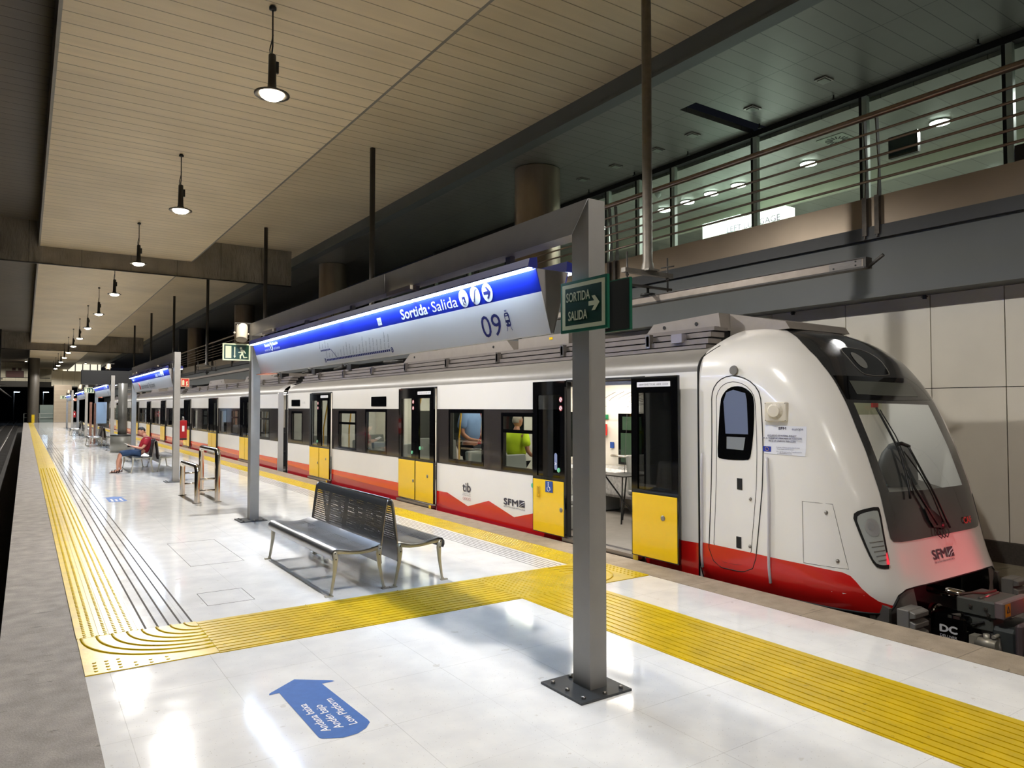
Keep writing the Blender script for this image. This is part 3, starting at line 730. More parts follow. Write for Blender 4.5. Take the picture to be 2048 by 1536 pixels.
# lift pictogram, escalator, arrow
li = shape('pictogram', [(-.022, -.045), (.022, -.045), (.022, .012), (-.022, .012)], 4.755, 2.535, BLUE_TXT, S1)
shape('pictogram', [(-.02, .02), (-.008, .04), (-.012, .02)], 4.755, 2.535, BLUE_TXT, S1); shape('pictogram', [(.02, .04), (.008, .02), (.012, .04)], 4.755, 2.535, BLUE_TXT, S1)
disc(4.757, 2.52, .010, WHITE_INK, S1, .007, 'pictogram'); MB().tube([onface(4.757, 2.512, .008), onface(4.757, 2.50, .008), onface(4.745, 2.50, .008), onface(4.742, 2.492, .008)], .0025, 4).build('pictogram', WHITE_INK, S1)
MB().tube([onface(4.63, 2.492, .006), onface(4.61, 2.494, .006), onface(4.57, 2.575, .006), onface(4.545, 2.575, .006)], .003, 4).tube([onface(4.615, 2.512, .006), onface(4.60, 2.512, .006), onface(4.565, 2.585, .006)], .002, 4).build('pictogram', BLUE_TXT, S1)
ARW = [(-.048, -.011), (.012, -.011), (-.014, -.042), (.010, -.042), (.048, 0), (.010, .042), (-.014, .042), (.012, .011), (-.048, .011)]
shape('pictogram', ARW, 4.415, 2.535, BLUE_TXT, S1)
text('09', .235, BLUE_TXT, onface(4.61, 2.225), D, UPV, S1, align='LEFT', tgt=.265)
# train pictogram
shape('pictogram', [(-.03, -.04), (-.02, -.05), (.02, -.05), (.03, -.04), (.03, .035), (.02, .05), (-.02, .05), (-.03, .035)], 4.24, 2.325, BLUE_TXT, S1)
shape('pictogram', [(-.021, -.002), (.021, -.002), (.019, .024), (-.019, .024)], 4.24, 2.325, WHITE_SIGN, S1, .007)
shape('pictogram', [(-.014, .032), (.014, .032), (.012, .040), (-.012, .040)], 4.24, 2.325, WHITE_SIGN, S1, .007)
for dy in (-.017, .017): disc(4.24+dy, 2.30, .007, WHITE_SIGN, S1, .008, 'pictogram')
MB().tube([onface(4.262, 2.275, .006), onface(4.272, 2.248, .006)], .002, 4).tube([onface(4.218, 2.275, .006), onface(4.208, 2.248, .006)], .002, 4).tube([onface(4.245, 2.38, .006), onface(4.25, 2.392, .006)], .002, 4).tube([onface(4.235, 2.38, .006), onface(4.23, 2.392, .006)], .002, 4).build('pictogram', BLUE_TXT, S1)
# line map
NAVY = BLUE_TXT
lm = MB()
for k in range(38):
    a = 8.0-k*.0455; lm.poly([onface(a, 2.232, .003), onface(a-.036, 2.232, .003), onface(a-.036, 2.253, .003), onface(a, 2.253, .003)])
for k in range(7):
    a = 8.12-k*.045; lm.poly([onface(a, 2.345, .003), onface(a-.036, 2.345, .003), onface(a-.036, 2.362, .003), onface(a, 2.362, .003)])
lm.poly([onface(7.80, 2.350, .003), onface(7.79, 2.355, .003), onface(7.66, 2.258, .003), onface(7.67, 2.254, .003)])
lm.build('line_diagram', NAVY, S1)
for y in (8.05, 6.235): disc(y, 2.243, .026, NAVY, S1); text('G', .04, WHITE_SIGN, onface(y, 2.231, .006), D, UPV, S1, bold=.001)
ST = ['Sa Pobla', 'Muro', 'Llubi', 'Enllac', 'Inca', 'Lloseta', 'Binissalem', 'Consell-Alaro', 'Santa Maria', 'Marratxi', 'Poligon', 'Es Caulls', 'Pont d\'Inca Nou', 'Pont d\'Inca', 'Verge de Lluc', 'Son Cladera', 'Son Fuster', 'Son Costa', 'Jacint Verdaguer', 'Placa Espanya']
its = [text(s, .026, INK, onface(7.97-k*.0885, 2.262, .003), D, UPV, S1, align='LEFT', rot=radians(68)) for k, s in enumerate(ST)]
its += [text(s, .026, INK, onface(8.12-k*.09, 2.372, .003), D, UPV, S1, align='LEFT', rot=radians(68)) for k, s in enumerate(['Manacor', 'Petra', 'Sant Joan', 'Sineu'])]
merge_text(its, 'station_names', INK, S1)
sq = shape('logo_square', [(-.045, -.035), (.045, -.035), (.045, .035), (-.045, .035)], 6.35, 2.515, WHITE_INK, S1, .003)
text('o|o', .06, BLUE_TXT, onface(6.35, 2.503, .006), D, UPV, S1, tgt=.07)
text('Estaci\u00f3', .055, WHITE_INK, onface(10.15, 2.545), D, UPV, S1, bold=.002, tgt=.22); text('sense fum', .055, WHITE_INK, onface(10.17, 2.485), D, UPV, S1, tgt=.27)
disc(9.96, 2.53, .058, WHITE_INK, S1); MB().tube([onface(9.98, 2.50, .006), onface(9.94, 2.56, .006)], .004, 4).tube([onface(9.96, 2.555, .006), onface(9.96, 2.505, .006)], .006, 4).build('pictogram', BLUE_TXT, S1)
text('Estaci\u00f3n', .055, WHITE_INK, onface(9.76, 2.545), D, UPV, S1, bold=.002, tgt=.24); text('sin humos', .055, WHITE_INK, onface(9.74, 2.485), D, UPV, S1, tgt=.28)
MB().box((2.80, 10.35, 2.178), (2.97, 10.83, 2.186)).build('lower_tray', mat('tray_orange', (.85,.50,.38), .4), S1)
S2 = hanging_sign(3.79+14.63, 'second lit sign, with the station name in grey letters and a red emblem')
S2LOC = 14.63
def on2(y, z, off=.003): return onface(y, z, off)
text('Estaci\u00f3 Intermodal \u00b7 Pla\u00e7a Espanya', .20, GREY_INK, on2(22.4, 2.25), D, UPV, S2, tgt=2.6)
text('Sortida', .11, WHITE_INK, on2(20.35, 2.49), D, UPV, S2, bold=.004, tgt=.36); text('Salida', .11, WHITE_INK, on2(19.9, 2.49), D, UPV, S2, tgt=.32)
for y in (19.6, 19.43, 19.26): disc(y, 2.535, .06, WHITE_INK, S2)
em_ = MB()
for k in range(3):
    em_.tube([on2(23.95+k*.06, 2.24, .005), on2(23.9+k*.06, 2.32, .005), on2(23.98+k*.06, 2.42, .005)], .006, 4)
em_.build('emblem', SIGN_RED, S2)
disc(25.0, 2.53, .055, WHITE_INK, S2); text('Estaci\u00f3', .05, WHITE_INK, on2(25.2, 2.53), D, UPV, S2, tgt=.2); text('sin humos', .05, WHITE_INK, on2(24.75, 2.53), D, UPV, S2, tgt=.24)
for k, l_ in ((2, 'third lit sign along the platform, behind the dark header beam'), (3, 'fourth lit sign along the platform'), (4, 'farthest lit sign by the tiled pier')):
    t = hanging_sign(3.79+14.64*k, l_); y = 3.79+14.64*k
    text('Sortida \u00b7 Salida', .11, WHITE_INK, on2(y+1.6, 2.49), D, UPV, t, bold=.003, tgt=.9)
    for j in range(3): disc(y+1.0-j*.17, 2.535, .06, WHITE_INK, t)
    text('09', .22, BLUE_TXT, on2(y+.9, 2.23), D, UPV, t, tgt=.26)

# ------------------------------------------------------------------ green exit boards on the near post
def exit_board(x, face, label):
    t = empty('exit_board', (x, 3.37, 2.17), label, 'exit sign', 'green exit boards on the near post')
    d = .018; a, b = (x-d, x) if face < 0 else (x, x+d)
    MB().box((a, 3.15, 2.165), (b, 3.59, 2.482)).build('panel', TEAL, t)
    if face > 0: flat_poly('back_face', [[(3.157, 2.172), (3.583, 2.172), (3.583, 2.475), (3.157, 2.475)]], lambda u, v: Vector((a-.0015, u, v)), mat('board_back', (.13,.14,.14), .4), t); MB().box((2.95, 3.40, 2.3), (2.98, 3.45, 2.36)).build('bracket', STEEL_BR, t)
    f = a if face < 0 else b; s = -.0015 if face < 0 else .0015
    def P(u, v, o=1): return Vector((f+s*o, u, v))
    rim = [[(3.168, 2.183), (3.572, 2.183), (3.572, 2.464), (3.168, 2.464)], [(3.198, 2.208), (3.542, 2.208), (3.542, 2.440), (3.198, 2.440)]]
    flat_poly('border', rim, lambda u, v: P(u, v), LUM, t)
    flat_poly('field', [rim[1]], lambda u, v: P(u, v), GREEN, t)
    if face < 0:
        xd = (0, -1, 0)
        text('SORTIDA', .082, LUM, P(3.531, 2.355, 2), xd, (0, 0, 1), t, align='LEFT', bold=.0015, tgt=.225)
        text('SALIDA', .082, LUM, P(3.512, 2.238, 2), xd, (0, 0, 1), t, align='LEFT', bold=.0015, tgt=.18)
        flat_poly('arrow', [[(3.316-(u+.052)*1.0, 2.325+v*1.05) for u, v in [(-.052, -.013), (.0, -.013), (-.024, -.042), (.008, -.042), (.048, 0), (.008, .042), (-.024, .042), (.0, .013), (-.052, .013)]]], lambda u, v: P(u, v, 2), LUM, t)
    return t
exit_board(2.818, -1, 'green board reading SORTIDA SALIDA with arrow on the near post')
exit_board(2.98, 1, 'green-rimmed dark board behind the SORTIDA SALIDA board on the near post')
def emergency_board(x0, y, label, s=1.0):
    t = empty('emergency_exit_board', (x0+.2, y, 2.4), label, 'exit sign', 'running man exit boards')
    w, h = .40*s, .255*s; z0 = 2.405
    MB().box((x0, y, z0), (x0+w, y+.012, z0+h)).build('panel', LUM, t)
    def P(u, v, o=1): return Vector((x0+u*s, y-.0015*o, z0+v*s))
    def fp(lp, m, o=1, nm='symbol'): return flat_poly(nm, [lp], lambda u, v: P(u, v, o), m, t)
    fp([(.022, .02), (.378, .02), (.378, .235), (.022, .235)], GREEN, 1, 'field')
    fp([(.04, .035), (.125, .035), (.125, .215), (.04, .215)], LUM, 2)
    fp([(.165, .07), (.165, .205), (.18, .205), (.18, .07), (.19, .07), (.1725, .035), (.155, .07)], LUM, 2)
    n = 14; fp([(.262+.017*cos(2*pi*k/n), .188+.017*sin(2*pi*k/n)) for k in range(n)], LUM, 2)
    fp([(.255, .165), (.285, .168), (.31, .155), (.335, .115), (.325, .105), (.30, .14), (.295, .10), (.315, .055), (.355, .058), (.355, .045), (.30, .04), (.285, .085), (.265, .07), (.265, .03), (.245, .03), (.245, .082), (.27, .105), (.255, .12), (.225, .118), (.225, .13), (.262, .135)], LUM, 2)
    MB().box((x0+w, y+.004, z0+.1), (FX0, y+.03, z0+.14)).build('bracket', STEEL_BR, t)
    return t
emergency_board(2.418, 11.26, 'green and cream running man board on the far post of the near frame')
emergency_board(2.35, 40.4, 'running man board on the third sign frame, seen between two posts', 1.05)
emergency_board(2.38, 69.8, 'smallest running man board, far down by the tiled pier', 1.05)
def speaker(x, y, z, label, proto=None):
    if proto is not None: return copy_tree(proto, (x, y, z), label)
    t = empty('loudspeaker', (x, y, z), label, 'loudspeaker', 'white cylinder loudspeakers')
    R = Matrix.Rotation(radians(-25), 3, 'X') @ Matrix.Rotation(radians(8), 3, 'Y')
    MB().lathe([(.06, .13), (.078, .12), (.083, .05), (.085, -.12), (.08, -.13)], (x, y, z), 24, 2, R).build('body', mat('speaker_cream', (.84,.79,.70), .45), t)
    MB().lathe([(.079, -.13), (.07, -.133), (.001, -.134)], (x, y, z), 24, 2, R).build('grille', mat('speaker_grille', (.62,.57,.50), .6, bump=1, bscale=90), t)
    MB().tube([(x-.10, y, z-.01), (x-.10, y, z+.14), (x+.09, y, z+.13), (x+.09, y, z-.02)], .007, 6).box((x-.06, y-.015, z+.135), (x+.22, y+.015, z+.150)).build('bracket', STEEL_BR, t)
    MB().ball((x-.105, y, z-.01), .018).ball((x+.095, y, z-.02), .014).build('wing_knob', mat('speaker_cream', (.84,.79,.70)), t)
    return t
sp0 = speaker(2.70, 11.3, 2.835, 'white cylindrical loudspeaker at the far top of the near sign frame')
speaker(2.76, 33.2, 3.33, 'white loudspeaker standing on the dark header beam', sp0)
speaker(2.55, 47.2, 2.85, 'white loudspeaker at the fourth sign frame', sp0)
speaker(2.62, 61.9, 2.85, 'white loudspeaker at the farthest sign frame', sp0)
# fire signs, extinguishers
def fire_sign(y, label):
    t = empty('fire_sign', (3.03, y, 2.17), label, 'fire sign', 'red fire signs')
    MB().box((2.955, y, 2.175), (3.135, y+.01, 2.375)).build('panel', SIGN_RED, t)
    flat_poly('border', [[(2.96, 2.18), (3.13, 2.18), (3.13, 2.37), (2.96, 2.37)], [(2.968, 2.188), (3.122, 2.188), (3.122, 2.362), (2.968, 2.362)]], lambda u, v: Vector((u, y-.0015, v)), LUM, t)
    flat_poly('symbol', [[(2.985, 2.21), (3.03, 2.21), (3.03, 2.31), (3.02, 2.33), (2.995, 2.33), (2.985, 2.31)]], lambda u, v: Vector((u, y-.002, v)), LUM, t)
    flat_poly('symbol', [[(3.06, 2.21), (3.09, 2.20), (3.11, 2.23), (3.09, 2.26), (3.105, 2.30), (3.08, 2.31), (3.065, 2.27), (3.075, 2.24)]], lambda u, v: Vector((u, y-.002, v)), LUM, t)
fire_sign(17.96, 'red fire equipment sign on the second frame post'); fire_sign(40.5, 'small red fire sign on the third sign frame'); fire_sign(61.9, 'tiny red fire sign far down the platform')
def extinguisher(y, label, z0=1.0, x=3.03):
    t = empty('extinguisher_cabinet', (x, y, z0), label, 'fire extinguisher', 'fire extinguishers on the frames')
    MB().box((x-.075, y, z0), (x+.075, y+.18, z0+.40)).m(1).box((x-.076, y-.001, z0-.05), (x+.076, y+.181, z0)).build('cabinet', [EXT_RED, BLACK], t, bevel=.005)
    MB().lathe([(.035, z0+.40), (.035, z0+.43), (.02, z0+.45), (.03, z0+.47), (.012, z0+.49)], (x, y+.08, 0), 12).build('valve', STEEL_BR, t)
    flat_poly('sticker', [[(x-.03, z0+.15), (x+.02, z0+.15), (x+.02, z0+.28), (x-.03, z0+.28)]], lambda u, v: Vector((u, y-.002, v)), WHITE_INK, t)
extinguisher(17.98, 'red extinguisher cabinet beside the second frame post'); extinguisher(62, 'tiny red extinguisher far down near the pier')
# ------------------------------------------------------------------ double benches
def sweep_uv(name, prof, y0, y1, m, parent, th=.003, vo=0.0):
    """profile in (x,z) swept along y, UV in metres; solid thickness by a second skin"""
    bm = bmesh.new(); uv = bm.loops.layers.uv.new('UVMap'); s = [0]
    for a, b in zip(prof, prof[1:]): s.append(s[-1]+sqrt((a[0]-b[0])**2+(a[1]-b[1])**2))
    N = []
    for i in range(len(prof)):
        a = prof[max(0, i-1)]; b = prof[min(len(prof)-1, i+1)]; dx, dz = b[0]-a[0], b[1]-a[1]; l = sqrt(dx*dx+dz*dz)
        N.append((-dz/l*th, dx/l*th))
    for side in (0, 1):
        V = []
        for i, p in enumerate(prof):
            q = (p[0]+N[i][0]*side, p[1]+N[i][1]*side)
            V.append((bm.verts.new((q[0], y0, q[1])), bm.verts.new((q[0], y1, q[1]))))
        for i in range(len(prof)-1):
            f = bm.faces.new((V[i][0], V[i][1], V[i+1][1], V[i+1][0])); f.smooth = True
            for lp, (u, v) in zip(f.loops, ((0, s[i]-vo), (y1-y0, s[i]-vo), (y1-y0, s[i+1]-vo), (0, s[i+1]-vo))): lp[uv].uv = (u, v)
    me = bpy.data.meshes.new(name); off = LOC[parent.name]
    bmesh.ops.translate(bm, vec=-off, verts=bm.verts); bm.to_mesh(me); bm.free(); me.materials.append(m)
    o = bpy.data.objects.new(name, me); place(o, parent); return o
SEATP = [(2.315, .325), (2.30, .355), (2.302, .39), (2.325, .418), (2.36, .428), (2.42, .418), (2.50, .400), (2.58, .392), (2.66, .397), (2.72, .410), (2.755, .422), (2.77, .428)]
BACKP = [(2.862, .825), (2.845, .80), (2.83, .72), (2.815, .60), (2.80, .48), (2.79, .40), (2.785, .30), (2.79, .24)]
def make_bench(y0, label):
    y1 = y0+1.96; xc = 2.875
    t = empty('double_bench', (xc, y0+.98, 0), label, 'bench', 'back to back steel benches')
    for s in (-1, 1):
        mx = (lambda p: p) if s < 0 else (lambda p: (2*xc-p[0], p[1]))
        sweep_uv('seat', [mx(p) for p in SEATP], y0-.03, y1+.03, PERF, t, vo=.055)
        sweep_uv('backrest', [mx(p) for p in BACKP], y0, y1, PERF, t)
        for y in (y0+.0, y1-.0):
            f = MB()
            def L(pts, r): f.tube([(mx((p[0], 0))[0], y, p[1]) for p in pts], r, 8, flat=(1, .75))
            L([(2.335, .405), (2.348, .33), (2.342, .22), (2.325, .11), (2.312, .03), (2.305, .012)], [.026, .027, .019, .015, .014, .018])
            L([(2.775, .405), (2.765, .33), (2.775, .22), (2.80, .11), (2.815, .03), (2.825, .012)], [.026, .027, .019, .015, .014, .018])
            L([(2.34, .395), (2.42, .385), (2.50, .372), (2.58, .366), (2.66, .370), (2.76, .39)], [.022, .017, .015, .015, .017, .022])
            for px, q in ((2.29, -1), (2.835, 1)):
                x = mx((px, 0))[0]; f.box((x-.035, y-.018, 0), (x+.035, y+.018, .012))
            f.build('leg_frame', CAST, t)
            for px, pz in ((2.338, .385), (2.346, .33), (2.772, .385), (2.766, .33)):
                x = mx((px, 0))[0]
                MB().tube([(x, y-.023, pz), (x, y+.023, pz)], .006, 8).build('screw', HOUSING, t)
        x = mx((2.345, 0))[0]; MB().tube([(x, y0, .37), (x, y1, .37)], .012, 8).build('cross_rail', STEEL_BR, t); MB().tube([(mx((2.765, 0))[0], y0, .37), (mx((2.765, 0))[0], y1, .37)], .012, 8).build('cross_rail', STEEL_BR, t)
        for y in (y0, y1): MB().tube([(mx(p)[0], y, p[1]) for p in BACKP], .009, 6).build('back_edge', STEEL_BR, t)
    MB().tube([(xc, y0, .828), (xc, y1, .828)], .014, 8).build('top_edge', STEEL_BR, t)
    return t
b0 = make_bench(6.32, 'empty perforated steel double bench in the foreground beside the near sign frame')
copy_tree(b0, (2.875, 22.0, 0), 'steel double bench on which the man in red sits reading')
copy_tree(b0, (2.875, 37.0, 0), 'third steel double bench with brown cloth over its back')
copy_tree(b0, (2.875, 51.4, 0), 'farthest steel double bench with dark cloth over its back')

# ------------------------------------------------------------------ steel hoops
def hoop(x, h, ya, yb, label):
    t = empty('steel_hoop', (x, (ya+yb)/2, 0), label, 'rail', 'leaning hoops')
    r = .085; pts = [(x, ya, .0), (x, ya, h-r-.03)]
    for k in range(1, 7): a = k*pi/12; pts.append((x, ya+r*(1-cos(a)), h-r-.03+r*sin(a)))
    pts.append((x, yb-r, h-.03))
    for k in range(1, 7): a = k*pi/12; pts.append((x, yb-r+r*sin(a), h-r-.03+r*cos(a)))
    pts.append((x, yb, 0))
    MB().tube(pts, .048, 16, cap=False).build('tube', STEEL, t)
    for y in (ya, yb): MB().lathe([(.075, 0), (.075, .008), (.05, .012)], (x, y, 0), 20).build('base_flange', STEEL_BR, t)
    return t
hoop(2.56, .67, 13.78, 15.22, 'lower polished steel hoop beside the near frame')
h2 = hoop(2.90, .95, 13.78, 15.22, 'taller polished steel hoop behind the low one')
for y in (13.78, 15.22):
    for z in (.42, .215): MB().tube([(2.60, y, z), (2.86, y, z)], .02, 10).build('cross_tube', STEEL, h2)

# ------------------------------------------------------------------ floor stickers
def floor_arrow(dy, label):
    t = empty('floor_sticker', (1.42, 4.05+dy, 0), label, 'floor sticker', 'blue low platform stickers')
    lp = [(1.425, 4.54), (1.235, 4.40), (1.225, 4.375), (1.285, 4.375), (1.285, 3.74)]
    lp += [(1.32-.035*cos(a*pi/10), 3.66-.035*sin(a*pi/10)+.02) for a in range(0, 4)]
    lp += [(1.39, 3.605), (1.47, 3.61), (1.53, 3.645), (1.575, 3.70), (1.578, 3.74), (1.545, 4.375), (1.625, 4.372), (1.615, 4.395)]
    lp = [(x, y+dy) for x, y in lp]
    flat_poly('arrow_film', [lp], lambda u, v: Vector((u, v, .0015)), DECAL_BLUE, t)
    for s, x in (('Andana baixa', 1.365), ('And\u00e9n bajo', 1.435), ('Low Platform', 1.515)):
        text(s, .068, WHITE_INK, (x, 3.72+dy, .0025), (0, 1, 0), (-1, 0, 0), t, align='LEFT', bold=.001, tgt={'Andana baixa': .41, 'And\u00e9n bajo': .35, 'Low Platform': .40}[s])
floor_arrow(0, 'blue arrow floor sticker reading Low Platform, nearest the camera')
floor_arrow(11.15, 'blue arrow floor sticker reading Low Platform, in front of the hoops')
def hatch(x0, y0, x1, y1, label):
    m = MB()
    for a, b in (((x0, y0), (x1, y0)), ((x1, y0), (x1, y1)), ((x1, y1), (x0, y1)), ((x0, y1), (x0, y0))):
        m.box((min(a[0], b[0])-.002, min(a[1], b[1])-.002, -.01), (max(a[0], b[0])+.002, max(a[1], b[1])+.002, .0012))
    tag(m.build('floor_hatch', GR, loc=((x0+x1)/2, (y0+y1)/2, 0)), label, 'floor hatch', 'small floor hatches')
hatch(1.33, 6.62, 1.72, 7.1, 'small square hatch outline in the white floor near the crossing strip')
hatch(1.50, 8.35, 2.05, 9.9, 'larger rectangular hatch outline in the white floor')
# round bench-bin at the slim column
bn = empty('round_planter_bin', (3.1, 31.2, 0), 'round grey metal bin around the slim column behind the man', 'bin')
MB().lathe([(.40, 0), (.40, .62), (.37, .63), (.37, .60)], (3.1, 31.2, 0), 32).build('drum', mat('drum_grey', (.50,.50,.48), .4, metal=.3), bn)
MB().lathe([(.41, .62), (.41, .66), (.36, .67), (.18, .67)], (3.1, 31.2, 0), 32).build('rim', HOUSING, bn)
# clothes hung on the farther benches
def drape(name, x, y, h, w, m, label, top=.85, loc=None):
    bm = bmesh.new(); V = []
    n, r = 14, 12
    for i in range(n+1):
        u = i/n; row = []
        for j in range(-r, r+1):
            v = j/r; ins = abs(v); z = top-h*ins+.02*sin(u*9+j)
            dx = (.055 if v > 0 else -.055)*ins**.5+.02*sin(u*14+j*.3)*ins
            dy = w*(u-.5)*(1-.18*ins*(1+.4*sin(j)))
            row.append(bm.verts.new((x+dx*(1+1.0*ins), y+dy, z+.025*sin(u*pi)*(1-ins))))
        V.append(row)
    for i in range(n):
        for j in range(2*r): bm.faces.new((V[i][j], V[i+1][j], V[i+1][j+1], V[i][j+1])).smooth = True
    bmesh.ops.recalc_face_normals(bm, faces=bm.faces)
    ex = bmesh.ops.solidify(bm, geom=bm.faces[:], thickness=.008)
    o = mk_obj(name, bm, [m], None, (x, y, top-h)); return tag(o, label, 'jacket')
JK = NT('checked_cloth'); _tc = JK.n('TexCoord'); _s = JK.sep(_tc.outputs['Object'])
_c = JK.math('MAXIMUM', line_mask(JK, _s[1], .045, .018), line_mask(JK, _s[2], .03, .012))
JK.l(JK.mix(_c, lin((.16,.14,.14)), lin((.42,.36,.34))), JK.b.inputs['Base Color']); JK.b.inputs['Roughness'].default_value = .9
drape('draped_jacket', 2.875, 21.28, .52, .34, JK.m, 'dark patterned jacket draped over the bench back behind the man', .86)
drape('draped_jacket', 2.875, 36.6, .50, .5, mat('brown_cloth', (.36,.30,.27), .9, var=.2), 'brown cloth over the back of the third bench', .86)
drape('draped_jacket', 2.875, 51.0, .45, .4, mat('dark_cloth', (.20,.19,.19), .9, var=.2), 'dark cloth over the back of the farthest bench', .86)
wd = empty('wooden_post_board', (2.6, 39.0, 0), 'reddish wooden post with pale notice panel by the third bench', 'notice board')
MB().box((2.50, 38.9, 0), (2.60, 39.0, 1.95)).box((2.68, 38.9, 0), (2.76, 39.0, 1.9)).build('post', mat('red_wood', (.50,.34,.26), .6, var=.2), wd)
MB().box((2.78, 38.9, .95), (3.2, 38.95, 1.95)).build('notice_panel', mat('pale_notice', (.62,.70,.78), .4), wd)

# ------------------------------------------------------------------ people (skinned skeletons)
def skin(name, V, E, R, m, parent=None, loc=(0, 0, 0), sub=1, root=0):
    me = bpy.data.meshes.new(name); off = LOC[parent.name] if parent is not None else Vector(loc)
    me.from_pydata([Vector(v)-off for v in V], E, [])
    sl = me.skin_vertices or None
    o = bpy.data.objects.new(name, me); place(o, parent, loc)
    md = o.modifiers.new('skin', 'SKIN'); md.use_smooth_shade = True
    for i, r in enumerate(R):
        me.skin_vertices[0].data[i].radius = r if isinstance(r, tuple) else (r, r)
    me.skin_vertices[0].data[root].use_root = True
    s = o.modifiers.new('sub', 'SUBSURF'); s.levels = sub; s.render_levels = sub
    bpy.context.view_layer.update()
    dg = bpy.context.evaluated_depsgraph_get(); nm = bpy.data.meshes.new_from_object(o.evaluated_get(dg)); nm.name = name
    o.modifiers.clear(); o.data = nm; nm.materials.clear(); nm.materials.append(m)
    for p in nm.polygons: p.use_smooth = True; p.material_index = 0
    return o
class Sk:
    def __init__(s): s.V = []; s.E = []; s.R = []
    def v(s, p, r, to=None):
        s.V.append(p); s.R.append(r)
        if to is not None: s.E.append((to, len(s.V)-1))
        return len(s.V)-1
    def chain(s, to, pts):
        for p, r in pts: to = s.v(p, r, to)
        return to
SKIN = mat('skin', (.78,.56,.46), .5, var=.06, vscale=12)
SKIN_D = mat('skin_tan', (.72,.50,.40), .5, var=.06, vscale=12)
HAIR = mat('dark_hair', (.07,.055,.05), .55, bump=.6, bscale=120)
def hand(sk, wrist, d, n, curl=.5, k=.92):
    """palm + four fingers + thumb; d = pointing direction, n = palm normal"""
    d = Vector(d).normalized(); n = Vector(n).normalized(); s = d.cross(n); w = Vector(sk.V[wrist])
    palm = sk.v(tuple(w+d*.045*k), (.030*k, .017*k), wrist)
    for i, (o, L) in enumerate(((-.027, .062), (-.009, .075), (.009, .07), (.027, .055))):
        b = w+d*.085*k+s*o*k; p = sk.v(tuple(b), .0095*k, palm)
        m_ = b+(d*cos(curl)+n*sin(curl))*L*.5*k; p = sk.v(tuple(m_), .0085*k, p)
        e = m_+(d*cos(curl*2)+n*sin(curl*2))*L*.45*k; sk.v(tuple(e), .007*k, p)
    b = w+d*.03*k-s*.032*k; p = sk.v(tuple(b), .011*k, palm); sk.v(tuple(b+(d*.8-s*.5+n*.4).normalized()*.045*k), .009*k, p)
def head_mesh(c, f, up, s, mskin, mhair, parent, grey=False):
    """head as a displaced sphere: face toward f, with nose, brow, chin, eyes, ears, hair cap"""
    f = Vector(f).normalized(); up = Vector(up).normalized(); r = f.cross(up); up = r.cross(f)
    bm = bmesh.new(); bmesh.ops.create_uvsphere(bm, u_segments=32, v_segments=24, radius=1)
    def frame(p): return Vector(c)+(r*p.x+f*p.y+up*p.z)*s
    for v in bm.verts:
        p = v.co.copy(); x, y, z = p
        w = .078*(1-.10*max(0, -z)**1.2*1.8); p = Vector((x*w, y*.098, z*.118))
        if z < -.2: p.y += .012*(-z-.2)*(1 if y > 0 else .6); p.x *= 1-.25*(-z-.2)
        if y > .5: p.y -= .006*(y-.5)
        nz = math.exp(-((x/.16)**2+((z+.10)/.22)**2)) if y > 0 else 0; p.y += .026*nz
        br = math.exp(-((z-.18)/.10)**2)*max(0, y)*.006; p.y += br
        ey = sum(math.exp(-(((x-q)/.16)**2+((z-.04)/.10)**2)) for q in (-.38, .38)) if y > 0 else 0; p.y -= .010*ey
        mo = math.exp(-((x/.3)**2+((z+.45)/.07)**2)) if y > 0 else 0; p.y += .006*mo
        v.co = p
    for v in bm.verts: v.co = frame(v.co)
    for q in (-1, 1):
        ret = bmesh.ops.create_uvsphere(bm, u_segments=10, v_segments=8, radius=1)
        for v in ret['verts']:
            v.co = frame(Vector((q*.080+v.co.x*.010, -.005+v.co.y*.018, -.002+v.co.z*.030)))
    h = mk_obj('head', bm, [mskin], parent, smooth=True)
    bm = bmesh.new(); bmesh.ops.create_uvsphere(bm, u_segments=28, v_segments=20, radius=1)
    dl = []
    for v in bm.verts:
        x, y, z = v.co
        line = .30+.25*max(0, y) if y > .2 else (-.05 if y > -.15 else -.38)
        if abs(x) > .8 and -.3 < y < .35: line = .05
        if z < line: dl.append(v); continue
        v.co = frame(Vector((x*.084, y*.104-.003, z*.126+.002)))*1.0
        v.co += Vector((sin(x*40)*.0015, sin(y*37)*.0015, sin(z*31)*.0015))
    bmesh.ops.delete(bm, geom=dl, context='VERTS')
    bmesh.ops.solidify(bm, geom=bm.faces[:], thickness=.006)
    mk_obj('hair', bm, [mhair], parent, smooth=True)
    e = MB()
    for q in (-1, 1): e.ball(frame(Vector((q*.030, .083, .006))), .0085*s*1.0, 10)
    e.build('eyes', mat('eye', (.12,.09,.08), .2), parent)
    m_ = MB(); m_.tube([frame(Vector((-.024, .089, -.055))), frame(Vector((0, .099, -.053))), frame(Vector((.024, .089, -.055)))], .004*s, 6)
    m_.build('mouth', mat('lips', (.62,.34,.31), .5), parent)
    b = MB()
    for q in (-1, 1): b.tube([frame(Vector((q*.018, .099, .026))), frame(Vector((q*.046, .088, .030)))], .004*s, 6)
    b.build('eyebrows', mhair, parent)
    return h
